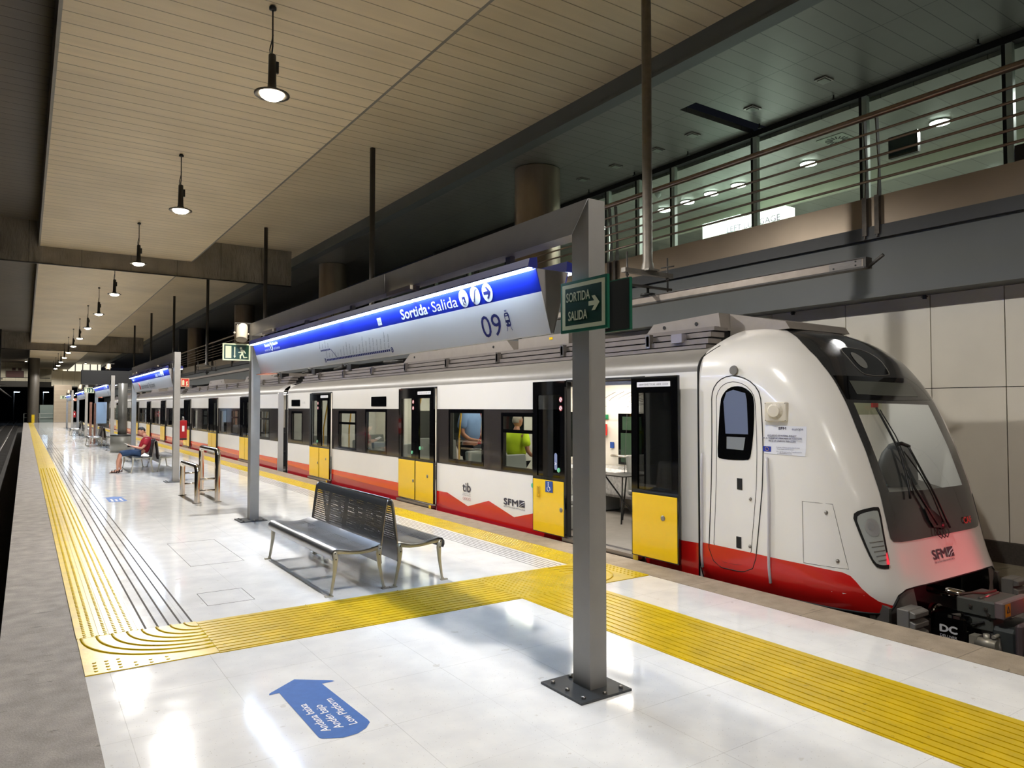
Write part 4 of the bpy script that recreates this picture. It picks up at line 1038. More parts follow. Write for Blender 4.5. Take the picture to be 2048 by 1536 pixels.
# seated reader: faces -X, built around the second bench (seat plane z .41)
yc = 21.45; k = .90
rd = empty('seated_person', (2.62, yc, 0), 'seated man in red shirt and denim shorts reading a booklet on the second bench', 'person')
hipz = .49
sk = Sk()
pel = sk.v((2.60, yc, hipz), (.115, .125))
ab = sk.v((2.665, yc, hipz+.14), (.098, .122), pel); ch = sk.v((2.712, yc, hipz+.30), (.10, .135), ab); nk0 = sk.v((2.692, yc, hipz+.42), (.058, .075), ch)
nk = sk.v((2.655, yc, hipz+.475), .046, nk0); sk.v((2.61, yc, hipz+.53), .05, nk)
for s in (-1, 1):
    sh = sk.v((2.70, yc+s*.145, hipz+.36), .054, ch)
    el = sk.chain(sh, [((2.665, yc+s*.20, hipz+.24), .047), ((2.58, yc+s*.215, hipz+.13), .039)])
    wr = sk.chain(el, [((2.47, yc+s*.16, hipz+.15), .034), ((2.375, yc+s*.10, hipz+.18), .024)])
    hand(sk, wr, (-.9, -s*.35, .25), (0, -s*.3, 1), .45, .9)
    hp = sk.v((2.53, yc+s*.08, hipz-.005), (.082, .082), pel)
    kn = sk.chain(hp, [((2.34, yc+s*.10, hipz+.02), .072), ((2.12, yc+s*.115, hipz+.005), .056)])
    d = -.03 if s < 0 else .05
    an = sk.chain(kn, [((2.075, yc+s*.118, hipz-.06), .050), ((2.06+d, yc+s*.12, .30), .050), ((2.055+d, yc+s*.12, .17), .036), ((2.06+d*1.2, yc+s*.12, .075), .028)])
    sk.chain(an, [((2.02+d*1.2, yc+s*.12, .045), (.030, .026)), ((1.95+d*1.2, yc+s*.125, .032), (.034, .018)), ((1.895+d*1.2, yc+s*.125, .026), (.028, .013))])
body = skin('body', sk.V, sk.E, sk.R, SKIN, rd, sub=2)
head_mesh((2.585, yc, hipz+.585), (-.86, -.02, -.42), (-.30, 0, .9), .93, SKIN, HAIR, rd)
sk = Sk(); pel = sk.v((2.60, yc, hipz+.015), (.137, .150)); ab = sk.v((2.668, yc, hipz+.14), (.132, .16), pel); ch = sk.v((2.712, yc, hipz+.30), (.135, .18), ab); sk.v((2.692, yc, hipz+.415), (.095, .125), ch)
for s in (-1, 1): sk.chain(ch, [((2.702, yc+s*.145, hipz+.36), .086), ((2.672, yc+s*.19, hipz+.265), .074), ((2.64, yc+s*.203, hipz+.205), .070)])
skin('t_shirt', sk.V, sk.E, sk.R, mat('red_shirt', (.66,.11,.17), .8, var=.1, bump=.3, bscale=18), rd, sub=2)
sk = Sk(); pel = sk.v((2.60, yc, hipz-.005), (.122, .135))
for s in (-1, 1): sk.chain(pel, [((2.52, yc+s*.08, hipz), (.094, .094)), ((2.34, yc+s*.10, hipz+.022), .088), ((2.14, yc+s*.115, hipz+.008), .076), ((2.09, yc+s*.118, hipz-.02), .072)])
skin('denim_shorts', sk.V, sk.E, sk.R, mat('denim', (.16,.25,.38), .85, var=.15, vscale=15), rd, sub=2)
LEATH = mat('sandal_brown', (.22,.10,.08), .6)
for s in (-1, 1):
    d = (-.03 if s < 0 else .05)*1.2; y = yc+s*.122; sd = MB()
    sd.prism([(1.865+d, 0), (2.10+d, 0), (2.105+d, .014), (1.875+d, .014)], 1, y-.042, y+.042)
    for x in (1.93, 1.985, 2.04): sd.tube([(x+d, y-.042, .012), (x+d, y-.03, .055), (x+d+.006, y, .068), (x+d, y+.03, .055), (x+d, y+.042, .012)], .010, 6)
    sd.tube([(2.085+d, y-.038, .02), (2.10+d, y, .065), (2.085+d, y+.038, .02)], .010, 6)
    sd.build('sandal', LEATH, rd)
bk = tag(MB().box((2.20, yc-.13, .712), (2.345, yc, .72), Matrix.Rotation(radians(28), 3, 'Y'), (2.27, yc, .716)).box((2.17, yc+.0, .722), (2.33, yc+.13, .728), Matrix.Rotation(radians(22), 3, 'Y'), (2.27, yc, .716)).build('open_booklet', mat('paper', (.93,.93,.92), .6), loc=(2.27, yc, .716)), 'open white booklet held by the seated man', 'booklet')
ph = tag(MB().box((2.26, yc-.06, .655), (2.38, yc+.06, .685)).build('dark_bag', mat('bag_dark', (.13,.09,.09), .7), loc=(2.3, yc, .66)), 'small dark pouch in the lap of the seated man', 'pouch')

# ------------------------------------------------------------------ tracks on the left and far equipment
def track(x, label, y0=Y0, y1=185):
    t = empty('railway_track', (x, y0, -1.1), label, 'track', 'tracks')
    for s in (-.5, .5): MB().prism([(x+s-.035, -.98), (x+s+.035, -.98), (x+s+.035, -.95), (x+s+.012, -.94), (x+s+.012, -.88), (x+s+.035, -.86), (x+s+.035, -.84), (x+s-.035, -.84), (x+s-.035, -.86), (x+s-.012, -.88), (x+s-.012, -.94), (x+s-.035, -.95)], 1, y0, y1).build('rail', mat('rail_steel', (.40,.36,.33), .35, metal=.8, var=.2), t)
    m = MB(); y = y0
    while y < min(y1, 130): m.box((x-.95, y, -1.12), (x+.95, y+.24, -.98)); y += .62
    o = m.build('sleepers', mat('sleeper', (.20,.19,.18), .9, var=.2), t); o['kind'] = 'stuff'
track(-1.75, 'dark railway track just left of the platform'); track(-5.2, 'farther railway track at the left edge of the picture'); track(7.1, 'railway track under the white train')
for i, (x, y, zt) in enumerate([(-1.75, 44, 8.1), (-1.75, 58, 8.1), (-1.75, 72, 8.1), (-5.2, 52, 8.1), (-5.2, 66, 8.1), (-5.2, 80, 8.1)]):
    t = tag(MB().lathe([(.06, 8.1), (.06, 3.6)], (x, y, 0), 10).box((x-.5, y-.05, 3.55), (x+.5, y+.05, 3.62)).lathe([(.09, 3.55), (.02, 3.3)], (x, y, 0), 8).build('support_pipe', DARKPIPE, loc=(x, y, 8.1)), 'dark support pipe hanging over the left tracks, %s of six going away' % ORD[i], 'pipe', 'left support pipes')
for x in (-1.75, -5.2): tag(MB().box((x-.05, Y0, 3.18), (x+.05, 130, 3.28)).build('conductor_rail', DARKPIPE, loc=(x, 0, 3.2)), 'dark overhead conductor rail above the %s left track' % ('near' if x > -3 else 'outer'), 'conductor rail')
lt = random.Random(3)
for i in range(9):
    tag(MB().lathe([(.02, -1.09), (.07+.03*lt.random(), -1.085), (.03, -1.05), (.005, -1.04)], (-.5+lt.uniform(-.2, .25), 4+i*1.15+lt.uniform(-.3, .3), 0), 7).build('crumpled_litter', [mat('litter_pale', (.55,.60,.62), .7), mat('litter_red', (.55,.20,.15), .7)][i % 4 == 3], loc=(-.5, 5, -1.1)), 'crumpled scrap lying on the track bed by the left platform edge', 'litter', 'litter on the track bed')
# end of the platform: railing, sign panel, lamps outside
er = empty('end_railing', (1.2, 97.8, 0), 'pale railing closing the far end of the platform', 'railing')
MB().tube([(-.1, 97.8, 1.0), (3.4, 97.8, 1.0)], .04, 6).tube([(-.1, 97.8, .55), (3.4, 97.8, .55)], .03, 6).tube([(-.1, 97.8, 0), (-.1, 97.8, 1.0)], .04, 6).tube([(1.4, 97.8, 0), (1.4, 97.8, 1.0)], .04, 6).tube([(3.4, 97.8, 0), (3.4, 97.8, 1.0)], .04, 6).build('bars', mat('pale_rail', (.55,.57,.55), .5), er)
tag(MB().box((1.4, 98.2, 0), (2.7, 98.3, 2.0)).build('glazed_screen', mat('end_panel', (.42,.47,.45), .4), loc=(2.9, 99, 0)), 'grey glazed panel behind the far end railing', 'panel')
tag(MB().box((.62, 96.3, 0), (.9, 96.4, .9)).build('bollard', TACT, loc=(.75, 96.3, 0)), 'small yellow guard at the foot of the far column', 'guard')
for i, (x, y, z) in enumerate([(-4.5, 150, 4.4), (-1.6, 150, 4.4), (2.6, 150, 4.4), (5.4, 150, 4.6), (4.3, 101, 2.75), (-7.5, 150, 4.4)]):
    t = empty('track_lamp', (x, y, -1.1), 'tiny lamp in the dark beyond the platform end, %s of six' % ORD[i], 'lamp', 'lamps beyond the platform end')
    MB().lathe([(.05, -1.1), (.04, z)], (x, y, 0), 8).build('mast', GREY_MID, t); MB().box((x, y-.15, z-.1), (x+.8, y+.15, z)).build('lamp_head', TINY_E, t)
# gallery wall at the far end: lit opening with dark uprights and an artwork-like notice
lo = MB().box((4.5, 123.6, 5.4), (9.3, 123.9, 8.1)); tag(lo.build('lit_wall_panel', emis('far_glow', (.98,.95,.85), 1.1), loc=(6, 123.6, 5.4)), 'bright lit wall opening above the dark header at the far end', 'wall panel')
for i in range(5): tag(MB().box((5.0+i*.95, 123.4, 5.4), (5.12+i*.95, 123.6, 8.1)).build('upright', BLACK, loc=(5+i*.95, 123.4, 5.4)), 'dark upright before the bright far wall opening', 'post', 'uprights at the far wall')
tag(MB().box((-2.3, 123.8, 6.0), (-.2, 123.95, 6.9)).box((-1.6, 123.8, 6.95), (-1.2, 123.95, 7.3)).box((-.9, 123.8, 6.95), (-.5, 123.95, 7.3)).build('far_notice', mat('maroon', (.30,.16,.14), .6), loc=(-1, 123.8, 6)), 'dark maroon notice on the pale far wall', 'notice')
tag(MB().tube([(-14, 122.7, 5.9), (2.9, 122.7, 5.9)], .05, 6).build('far_handrail', DARKPIPE, loc=(-5, 122.7, 5.9)), 'thin dark handrail across the far footbridge', 'handrail')

for i, (x, y) in enumerate([(-6, 118), (0, 118), (7, 118)]):
    t = empty('wall_washer', (x, y, 8.1), 'small lamp lighting the pale far wall, %s from the left' % ORD[i], 'lamp', 'lamps at the far wall')
    MB().lathe([(.1, 8.1), (.14, 7.95), (.12, 7.93)], (x, y, 0), 12).build('shade', HOUSING, t); MB().lathe([(.11, 7.94), (.10, 7.92), (.001, 7.91)], (x, y, 0), 12).build('bulb', LAMP_E, t)
    spot((x, y, 7.88), 900, (1, .95, .86), 170)
# the red stop signal standing in the track ahead of the train, just outside the frame
sg = empty('stop_signal', (8.35, 1.15, -1.1), 'red stop signal on a short mast ahead of the train, out of view', 'signal')
MB().lathe([(.05, -1.1), (.05, .2)], (8.35, 1.15, 0), 12).build('mast', GREY_MID, sg)
MB().box((8.22, 1.05, .2), (8.48, 1.2, .62)).build('signal_head', HOUSING, sg)
MB().lathe([(.08, 0), (.075, .02), (.001, .03)], (8.35, 1.20, .42), 20, 1).build('signal_lens', emis('signal_red', (1, .05, .08), 30), sg)
l = bpy.data.lights.new('signal_light', 'SPOT'); l.energy = 105; l.color = (1, .04, .09); l.spot_size = radians(34); l.spot_blend = 1; l.shadow_soft_size = .06
o = bpy.data.objects.new('signal_light', l); COL.objects.link(o); o.location = (8.30, 1.28, .44)
o.rotation_euler = (Vector((7.12, 3.3, .33))-o.location).to_track_quat('-Z', 'Y').to_euler()
# ------------------------------------------------------------------ the train
TX_, XC = 5.80, 7.10          # side plane, centre line
YS = 5.12
def itp(t, tab):
    if t <= tab[0][0]: return tab[0][1]
    for (a, b), (c, d) in zip(tab, tab[1:]):
        if t <= c:
            u = (t-a)/(c-a); return b+(d-b)*u
    return tab[-1][1]
def smooth_tab(tab, n=60):
    z0, z1 = tab[0][0], tab[-1][0]; out = []
    for i in range(n*4+1):
        z = z0+(z1-z0)*i/(n*4); w = .045; ws = 0; s = 0
        for k in range(-4, 5):
            zz = min(max(z+w*k/4, z0), z1); q = 1-abs(k)/5; s += itp(zz, tab)*q; ws += q
        out.append((z, s/ws))
    return out
ZT = 2.62
FT = smooth_tab([(-.14, 3.20), (0, 3.20), (.12, 3.22), (.22, 3.265), (.35, 3.305), (.52, 3.345), (.93, 3.44), (1.3, 3.57), (1.74, 3.765), (1.96, 3.89), (2.2, 4.07), (2.4, 4.30), (2.5, 4.50), (2.58, 4.78), (2.62, 5.0)])
WT = [(-.14, 1.20), (.0, 1.265), (.12, 1.30), (1.7, 1.30), (1.95, 1.298), (2.08, 1.29), (2.16, 1.265), (2.24, 1.22), (2.33, 1.09), (2.40, .95), (2.47, .79), (2.53, .62), (2.58, .42), (2.62, .06)]
WT = smooth_tab(WT)
def itpf(t, tab):
    i = (t-tab[0][0])/(tab[1][0]-tab[0][0]); i = max(0, min(len(tab)-1.001, i)); k = int(i); f = i-k
    return tab[k][1]*(1-f)+tab[k+1][1]*f
def nn_(z): return 5.0 if z < 1.6 else 5.0-1.8*min(1, (z-1.6)/.9)
def nose(a, z, off=0.0):
    def base(a, z):
        z = min(max(z, -.139), ZT-.001); W = itpf(z, WT); L = YS-itpf(z, FT); n = nn_(z); s = 1; b = a
        if b > 1: b = 2-b; s = -1
        b = max(b, 0.0)
        p = b*pi/2; c = max(cos(p), 1e-9); d = max(sin(p), 1e-9); r = (c**n+d**n)**(-1/n)
        return Vector((XC-s*W*r*c, YS-L*r*d, z))
    P = base(a, z)
    if off:
        h = .004; da = base(min(a+h, 2), z)-base(max(a-h, 0), z); dz = base(a, z+h)-base(a, z-h)
        n_ = da.cross(dz); n_.normalize()
        if n_.dot(P-Vector((XC, YS+.5, 1.0))) < 0: n_ = -n_
        P = P+n_*off
    return P
def npatch(name, loops, off, m, parent, st=.045, sy=.06, smooth=True):
    return flat_poly(name, loops, lambda u, v: nose(u, v, off), m, parent, st, sy, smooth=smooth)
def nline(mb, pts, r, off=0.001, closed=False, dens=6):
    P = []
    pts = list(pts)+([pts[0]] if closed else [])
    for (a, b), (c, d) in zip(pts, pts[1:]):
        k = max(1, int(max(abs(c-a)/.03, abs(d-b)/.06)))
        for i in range(k): P.append(nose(a+(c-a)*i/k, b+(d-b)*i/k, off))
    P.append(nose(*pts[-1], off)); mb.tube(P, r, dens); return mb
def rrect(x0, y0, x1, y1, r, n=4):
    P = []
    for cx, cy, a0 in ((x1-r, y1-r, 0), (x0+r, y1-r, 90), (x0+r, y0+r, 180), (x1-r, y0+r, 270)):
        for i in range(n+1):
            a = radians(a0+90*i/n); P.append((cx+r*cos(a), cy+r*sin(a)))
    return P
def chaikin(p, n=2):
    for _ in range(n):
        q = []
        for i in range(len(p)):
            a, b = p[i], p[(i+1) % len(p)]
            q += [(a[0]*.75+b[0]*.25, a[1]*.75+b[1]*.25), (a[0]*.25+b[0]*.75, a[1]*.25+b[1]*.75)]
        p = q
    return p
ROOFP = [(5.80, 2.075), (5.805, 2.12), (5.825, 2.17), (5.86, 2.215), (5.93, 2.265), (6.03, 2.315), (6.15, 2.352), (6.35, 2.385), (6.7, 2.41), (7.1, 2.42)]
ROOFP = ROOFP+[(2*XC-x, z) for x, z in ROOFP[-2::-1]]
def side_poly(name, loops, x, m, parent): return flat_poly(name, loops, lambda u, v: Vector((x, u, v)), m, parent)

def door_leaf(t, y0, y1, x, hinge, closed, m_first=True, extra=None):
    """one sliding leaf: black frame, glass, yellow kick panel"""
    z0, z1 = .06, 2.04
    wy0, wy1 = (y0+.16, y1-.13) if closed else (y0+.10, y1-.10)
    bmx = MB()
    bmx.box((x, y0+.005, z0), (x+.03, wy0, z1)).box((x, wy1, z0), (x+.03, y1-.005, z1)).box((x, wy0, z0), (x+.03, wy1, .80)).box((x, wy0, 1.86), (x+.03, wy1, z1))
    leaf = bmx.build('door', BLACK_GLOSS, t)
    MB().box((x+.012, wy0, .80), (x+.018, wy1, 1.86)).build('door_glass', WIN_GLASS if closed else DARK_GLASS, leaf)
    MB().box((x-.006, y0+.02, z0+.01), (x, y1-.02, .755)).build('yellow_panel', YELLOW_DOOR, leaf, bevel=.004)
    LEAF[round((y0+y1)/2, 1)] = leaf
    return leaf
LEAF = {}

def make_car(y0, y1, doors, label, windows, open_door=None, lit=1.0, front=False, zig=False, detail=True):
    t = empty('train_car', (XC, (y0+y1)/2, -1), label, 'train car', 'cars of the white train')
    w = .715     # half width of a door opening
    body = MB()
    segs = []; a = y0
    for c in doors: segs.append((a, c-w)); a = c+w
    segs.append((a, y1))
    for a, b in segs:
        body.box((TX_, a, -.05), (TX_+.06, b, .765)).box((TX_, a, 1.675), (TX_+.06, b, 2.076))
    for c in doors: body.box((TX_, c-w, 2.05), (TX_+.06, c+w, 2.076)).box((TX_, c-w, -.05), (TX_+.06, c+w, .03))
    body.box((8.34, y0, -.05), (8.40, y1, .80)).box((8.34, y0, 1.6), (8.40, y1, 2.08))
    body.box((TX_+.06, y0, -.05), (8.34, y1, .0)).box((TX_+.05, y1-.04, 0), (8.35, y1, 2.3))
    body.build('body', WHITE_TRAIN, t)
    # dark glass band with window openings
    wl = []
    for a, b in segs:
        band = MB()
        if front and a < YS+.01: body_end = MB().box((TX_, a, .765), (TX_+.06, b, 1.675)).build('body_panel', WHITE_TRAIN, t); continue
        ws = sorted([q for q in windows if q[0] > a-.01 and q[1] < b+.01]); p = a
        for q in ws:
            band.box((TX_-.003, p, .765), (TX_+.05, q[0], 1.675)).box((TX_-.003, q[0], .765), (TX_+.05, q[1], q[2])).box((TX_-.003, q[0], q[3]), (TX_+.05, q[1], 1.675)); p = q[1]
            wl.append(q)
        band.box((TX_-.003, p, .765), (TX_+.05, b, 1.675)); band.build('window_band', BAND, t)
    for q in wl:
        a, b, z0, z1, tr = q
        f = MB(); e = .055
        f.box((TX_-.008, a-e, z0-e), (TX_-.002, a, z1+e)).box((TX_-.008, b, z0-e), (TX_-.002, b+e, z1+e)).box((TX_-.008, a, z1), (TX_-.002, b, z1+e)).box((TX_-.008, a, z0-e), (TX_-.002, b, z0))
        if tr: f.box((TX_-.010, a, z1-.235), (TX_-.001, b, z1-.185))
        fo = f.build('window', BLACK_GLOSS, t)
        MB().box((TX_+.010, a, z0), (TX_+.014, b, z1)).build('pane', WIN_GLASS, fo)
    # livery: crimson sill, red and orange stripe
    if zig:
        zz = [(11.0, .29), (10.48, .30), (9.81, .15), (9.20, .30), (8.52, .14), (8.03, .255)]
    for a, b in segs:
        if b-a < .2: continue
        lo = a if not (zig and a > YS+1 and a < 9) else a
        if zig and a < 9 and b > 10:
            top = [(a, .262)]+[(y, z) for y, z in zz[::-1] if a < y < b]+[(b, .296)]
            side_poly('livery_stripe', [[(b, -.048), (a, -.048)]+top], TX_-.004, RED, t)
            side_poly('livery_stripe', [[(a, -.05), (b, -.05), (b, .10), (9.9, .02), (a, -.02)]], TX_-.006, DRED, t)
        elif front and a < YS+.3:
            side_poly('livery_stripe', [[(b, -.048), (a, -.048), (a, .30), (b, .28)]], TX_-.004, RED, t)
        else:
            side_poly('livery_stripe', [[(b, -.048), (a, -.048), (a, .30), (b, .30)]], TX_-.004, DRED, t)
            side_poly('livery_stripe', [[(b, .20), (a+.5*(b-a), .16), (a, .14), (a, .30), (b, .30)]], TX_-.006, ORANGE, t)
    for c in doors: MB().box((TX_-.02, c-w+.02, -.048), (TX_, c+w-.02, .028)).build('sill', mat('sill_crimson', (.45,.07,.09), .4), t)
    # roof shoulder, ribbed fairing and equipment
    MB().sheet(ROOFP, 1, y0, y1).build('roof', ROOF_GREY, t, smooth=True)
    fa = MB()
    for i, (x0, z0, x1, z1) in enumerate([(6.10, 2.345, 6.20, 2.385), (6.135, 2.40, 6.25, 2.455), (6.18, 2.475, 6.30, 2.53), (6.235, 2.548, 6.36, 2.585)]):
        fa.box((x0, y0+.15, z0), (x1+.1, y1-.15, z1))
    fa.m(1).prism([(6.15, 2.34), (6.29, 2.58), (7.9, 2.58), (8.05, 2.34)], 1, y0+.2, y1-.2).m(0).box((6.30, y0+.2, 2.56), (7.9, y1-.2, 2.60))
    fa.build('roof_fairing', [FAIRING, BLACK], t)
    y = y0+1.2; ac = [(4.75, 1.75), ] if front else []
    units = [(4.45, 2.05, .24), (9.35, 4.0, .17)] if front else [(y0+2, 4, .17), (y0+9, 3, .2)]
    for a, L, h in units:
        if front and a < 5:
            u = MB().prism([(5.30, 2.56), (5.33, 2.755), (6.33, 2.715), (6.5, 2.56)], 0, 6.38, 7.82)
            u.prism([(4.55, 2.52), (4.6, 2.60), (5.31, 2.75), (5.31, 2.5)], 0, 6.55, 7.65)
            u.m(1)
            for yy_ in (5.65, 6.15): u.lathe([(.022, -.004), (.022, .004)], (6.376, yy_, 2.66), 8, 0)
            u.build('roof_unit', [mat('unit_grey', (.60,.57,.54), .4, metal=.3, var=.06), HOUSING], t); continue
        u = MB().prism([(a, 2.60), (a+.35 if front and a < 5 else a+.2, 2.60+h), (a+L-.3, 2.60+h), (a+L, 2.60)], 0, 6.36, 7.9)
        u.m(1)
        for k in range(2): u.lathe([(.022, -.004), (.022, .004)], (6.356, a+.6+k*(L-1.1), 2.60+h*.55), 8, 0)
        o = u.build('roof_unit', [mat('unit_grey', (.60,.57,.54), .4, metal=.3, var=.06), HOUSING], t)
    yy = y0+1.0
    while yy < y1-1 and yy < 34:
        MB().box((6.10, yy, 2.40), (6.16, yy+.07, 2.56)).box((6.14, yy+.012, 2.42), (6.10, yy+.058, 2.54)).build('latch', STEEL_BR, t); yy += 1.65 if detail else 3.3
    if front:
        MB().box((6.34, 7.95, 2.60), (7.4, 9.2, 2.76)).build('roof_cabinet', mat('unit_grey', (.6,.57,.54)), t)
        MB().box((6.10, 5.62, 2.43), (6.30, 5.78, 2.53)).build('junction_box', mat('box_pale', (.62,.60,.62), .3, metal=.4), t)
        MB().box((6.335, 8.32, 2.69), (6.34, 8.40, 2.725)).build('warning_label', YELLOW_DOOR, t)
        pa = MB().tube([(6.5, 13.6, 2.66), (6.5, 14.6, 2.70)], .035, 8).tube([(6.5, 12.6, 2.70), (6.5, 11.5, 3.0), (6.9, 11.2, 3.04)], .03, 6).tube([(6.6, 12.9, 2.62), (6.6, 11.7, 2.92)], .015, 6).box((6.42, 12.6, 2.6), (6.6, 12.95, 2.74)).tube([(6.4, 11.22, 3.01), (7.8, 11.22, 3.01)], .02, 6)
        pa.build('pantograph', HOUSING, t)
    pd = MB()
    for yq in ((15.8, 18.3) if front else (y0+1, y1-1)):
        pd.box((6.2, yq, 2.58), (6.4, yq+.25, 2.70)).tube([(6.25, yq+.1, 2.66), (6.2, yq+.5, 2.74), (6.35, yq+.9, 2.68), (6.4, yq+1.6, 2.66)], .03, 6)
    pd.build('roof_cables', HOUSING, t)
    # under-floor skirt
    MB().box((TX_+.05, y0, -.45), (8.3, y1, -.05)).build('underframe', SKIRT, t)
    # doors
    for c in doors:
        op = open_door is not None and abs(c-open_door) < .1
        if op:
            door_leaf(t, c+.57, c+1.27, 5.66, 0, False); door_leaf(t, c-1.34, c-.63, 5.66, 0, False)
        else:
            door_leaf(t, c, c+.70, 5.745, 0, True); door_leaf(t, c-.70, c, 5.745, 0, True)
        fr_ = MB().box((TX_-.005, c-w, .03), (TX_+.06, c-w+.02, 2.05)).box((TX_-.005, c+w-.02, .03), (TX_+.06, c+w, 2.05)).box((TX_-.005, c-w, 2.03), (TX_+.06, c+w, 2.055)); fr_.build('door_surround', BLACK, t)
        MB().box((5.70, c-w+.03, .0), (5.80, c+w-.03, .045)).m(1).box((5.695, c-w+.02, -.005), (5.70, c-w+.10, .05)).build('step', [STEEL_BR, YELLOW_DOOR], t)
    # interior
    MB().box((TX_+.06, y0+.05, .0), (8.34, y1-.05, .05)).build('floor', INT_FLOOR, t)
    MB().box((TX_+.05, y0+.05, 2.16), (8.34, y1-.05, 2.19)).build('ceiling_panel', INT_WHITE, t)
    iw = MB(); p = y0+.05; yy = y0+1.0
    while yy < y1-1.5:
        iw.box((8.28, p, .05), (8.33, yy, 2.17)); iw.box((8.28, yy, .05), (8.33, yy+1.0, .80)).box((8.28, yy, 1.62), (8.33, yy+1.0, 2.17)); iw.m(1).box((8.30, yy, .8), (8.33, yy+1.0, 1.62)).m(0); p = yy+1.0; yy += 1.9
    iw.box((8.28, p, .05), (8.33, y1-.05, 2.17)); iw.build('far_wall', [INT_WHITE, mat('far_window', (.08,.10,.09), .08)], t)
    li_ = MB().box((6.55, y0+.4, 2.145), (6.70, y1-.4, 2.158)).box((7.5, y0+.4, 2.145), (7.65, y1-.4, 2.158))
    li_.build('light_strip', CAR_E if lit > .9 else CAR_E2, t)
    for a, b in segs:
        if b-a < 1.6: continue
        yy = a+.32
        while yy+.55 < b-.15:
            for xx in ((6.02, 6.48), (7.55, 8.05)):
                s = MB(); s.box((xx[0], yy, .38), (xx[1], yy+.42, .46)).box((xx[0]+.03, yy-.02, .05), (xx[1]-.03, yy+.2, .38))
                s.box((xx[0]+.02, yy+.38, .44), (xx[1]-.02, yy+.46, .98), Matrix.Rotation(radians(-8), 3, 'X'))
                s.build('seat', SEAT_GREY if lit > .9 else mat('seat_grey_shaded', (.25,.26,.27), .6), t, bevel=.02)  # dim cars get a darker seat grey, shade put into the colour
            yy += 1.1
    for c in doors:
        for dy in (-.85, .85): MB().tube([(6.15, c+dy, .05), (6.15, c+dy, 1.2), (6.22, c+dy*.95, 1.7), (6.3, c+dy*.9, 2.15)], .017, 8).build('grab_pole', POLE_YEL, t)
    return t

CAR_E2 = emis('car_dim_light', (1, .97, .92), 5.0)
def win_between(doors, y0, y1, w=.715):
    ed = [y0]+[v for c in doors for v in (c-w, c+w)]+[y1]; out = []
    for a, b in zip(ed[0::2], ed[1::2]):
        n = max(0, int((b-a-.3)/1.35))
        for k in range(n):
            c = a+(b-a)*(k+.5)/n; out.append((c-.45, c+.45, .85, 1.58, k % 2 == 0))
    return out
D1 = [6.61, 11.56, 16.6]
W1 = [(18.05, 18.85, .87, 1.55, False), (14.5, 15.42, .84, 1.57, True), (12.95, 13.9, .85, 1.61, False), (9.40, 10.38, .86, 1.61, False), (7.62+.45, 8.80, .85, 1.57, True)]
CAR1 = make_car(YS, 19.2, D1, 'nearest train car with the cab and the open door', W1, open_door=6.61, front=True, zig=True)
D2 = [23.5, 28.3, 33.4]; D3 = [39.9, 45.0, 50.1]; D4 = [56.4, 61.4]
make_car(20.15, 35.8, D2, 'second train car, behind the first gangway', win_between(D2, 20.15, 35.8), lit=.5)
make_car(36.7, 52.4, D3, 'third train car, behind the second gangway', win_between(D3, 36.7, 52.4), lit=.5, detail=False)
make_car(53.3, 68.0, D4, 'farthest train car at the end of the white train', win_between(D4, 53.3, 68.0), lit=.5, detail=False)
for i, (a, b) in enumerate([(19.2, 20.15), (35.8, 36.7), (52.4, 53.3)]):
    g = MB(); R_ = [(5.81, -.05)]+ROOFP[1:-1]+[(8.39, -.05)]
    def ring(mb, y, q, ins):
        P = [(x+(ins if x < XC else -ins), z-ins*(z > 0)) for x, z in R_]; mb.sheet(P, 1, y, y+q)
    gt = empty('gangway', (XC, a, -1), ['grey and black gangway between the first and second cars', 'gangway between the second and third cars', 'gangway between the third and last cars'][i], 'gangway', 'gangways of the train')
    p = MB()
    for q, w_, ins in ((0, .06, .0), (.42, .5, -.004)): ring(p, a+q, w_, ins)
    p.build('cover_panel', mat('gangway_grey', (.60,.59,.58), .4), gt)
    p = MB()
    for k in range(3): ring(p, a+.06+k*.12, .12, .06 if k % 2 == 0 else .10)
    p.build('bellows', BLACK, gt)

# details on the first car ------------------------------------------------
T = CAR1
D_ = (0, -1, 0); UPZ = (0, 0, 1)
def stext(s, size, m, y, z, **kw): return text(s, size, m, (TX_-.006, y, z), D_, UPZ, T, **kw)
stext('tib', .20, INK, 9.85, .375, bold=.004, tgt=.25)
stext('transport de', .026, GREY_INK, 9.85, .335, tgt=.24); stext('les illes balears', .026, GREY_INK, 9.85, .308, tgt=.26)
r_ = MB()
for k in range(4): r_.tube([(TX_-.006, 9.94-k*.062+.026*cos(a*pi/6), .262+.02*sin(a*pi/6)) for a in range(13)], .0022, 4)
r_.build('ring_motif', mat('motif_pink', (.75,.45,.45), .5), T)
stext('SFM', .125, INK, 8.60, .30, bold=.006, tgt=.36)
side_poly('logo_mark', [[(8.39, .30), (8.26, .30), (8.26, .395), (8.39, .395)]], TX_-.006, INK, T)
MB().tube([(TX_-.008, 8.39, .315), (TX_-.008, 8.33, .355), (TX_-.008, 8.26, .375)], .006, 4).tube([(TX_-.008, 8.37, .30), (TX_-.008, 8.31, .33), (TX_-.008, 8.26, .345)], .003, 4).build('logo_curve', WHITE_INK, T)
stext('SERVEIS FERROVIARIS DE MALLORCA', .026, INK, 8.52, .262, tgt=.55)
stext('1 V/S', .08, GREY_INK, 17.9, 1.79, tgt=.20)
side_poly('side_display', [rrect(12.92, 1.72, 13.66, 1.915, .02)], TX_-.004, BLACK_GLOSS, T)
side_poly('side_display', [rrect(18.2, 1.73, 18.92, 1.90, .02)], TX_-.004, BLACK_GLOSS, T)
for y, z in ((8.07, .63), (11.36, .99)): MB().lathe([(.032, -.008), (.032, 0), (.02, -.012)][::1], (TX_ if y < 9 else 5.74, y, z), 16, 0).build('door_button', mat('button_green', (.45,.80,.62), .3), T)
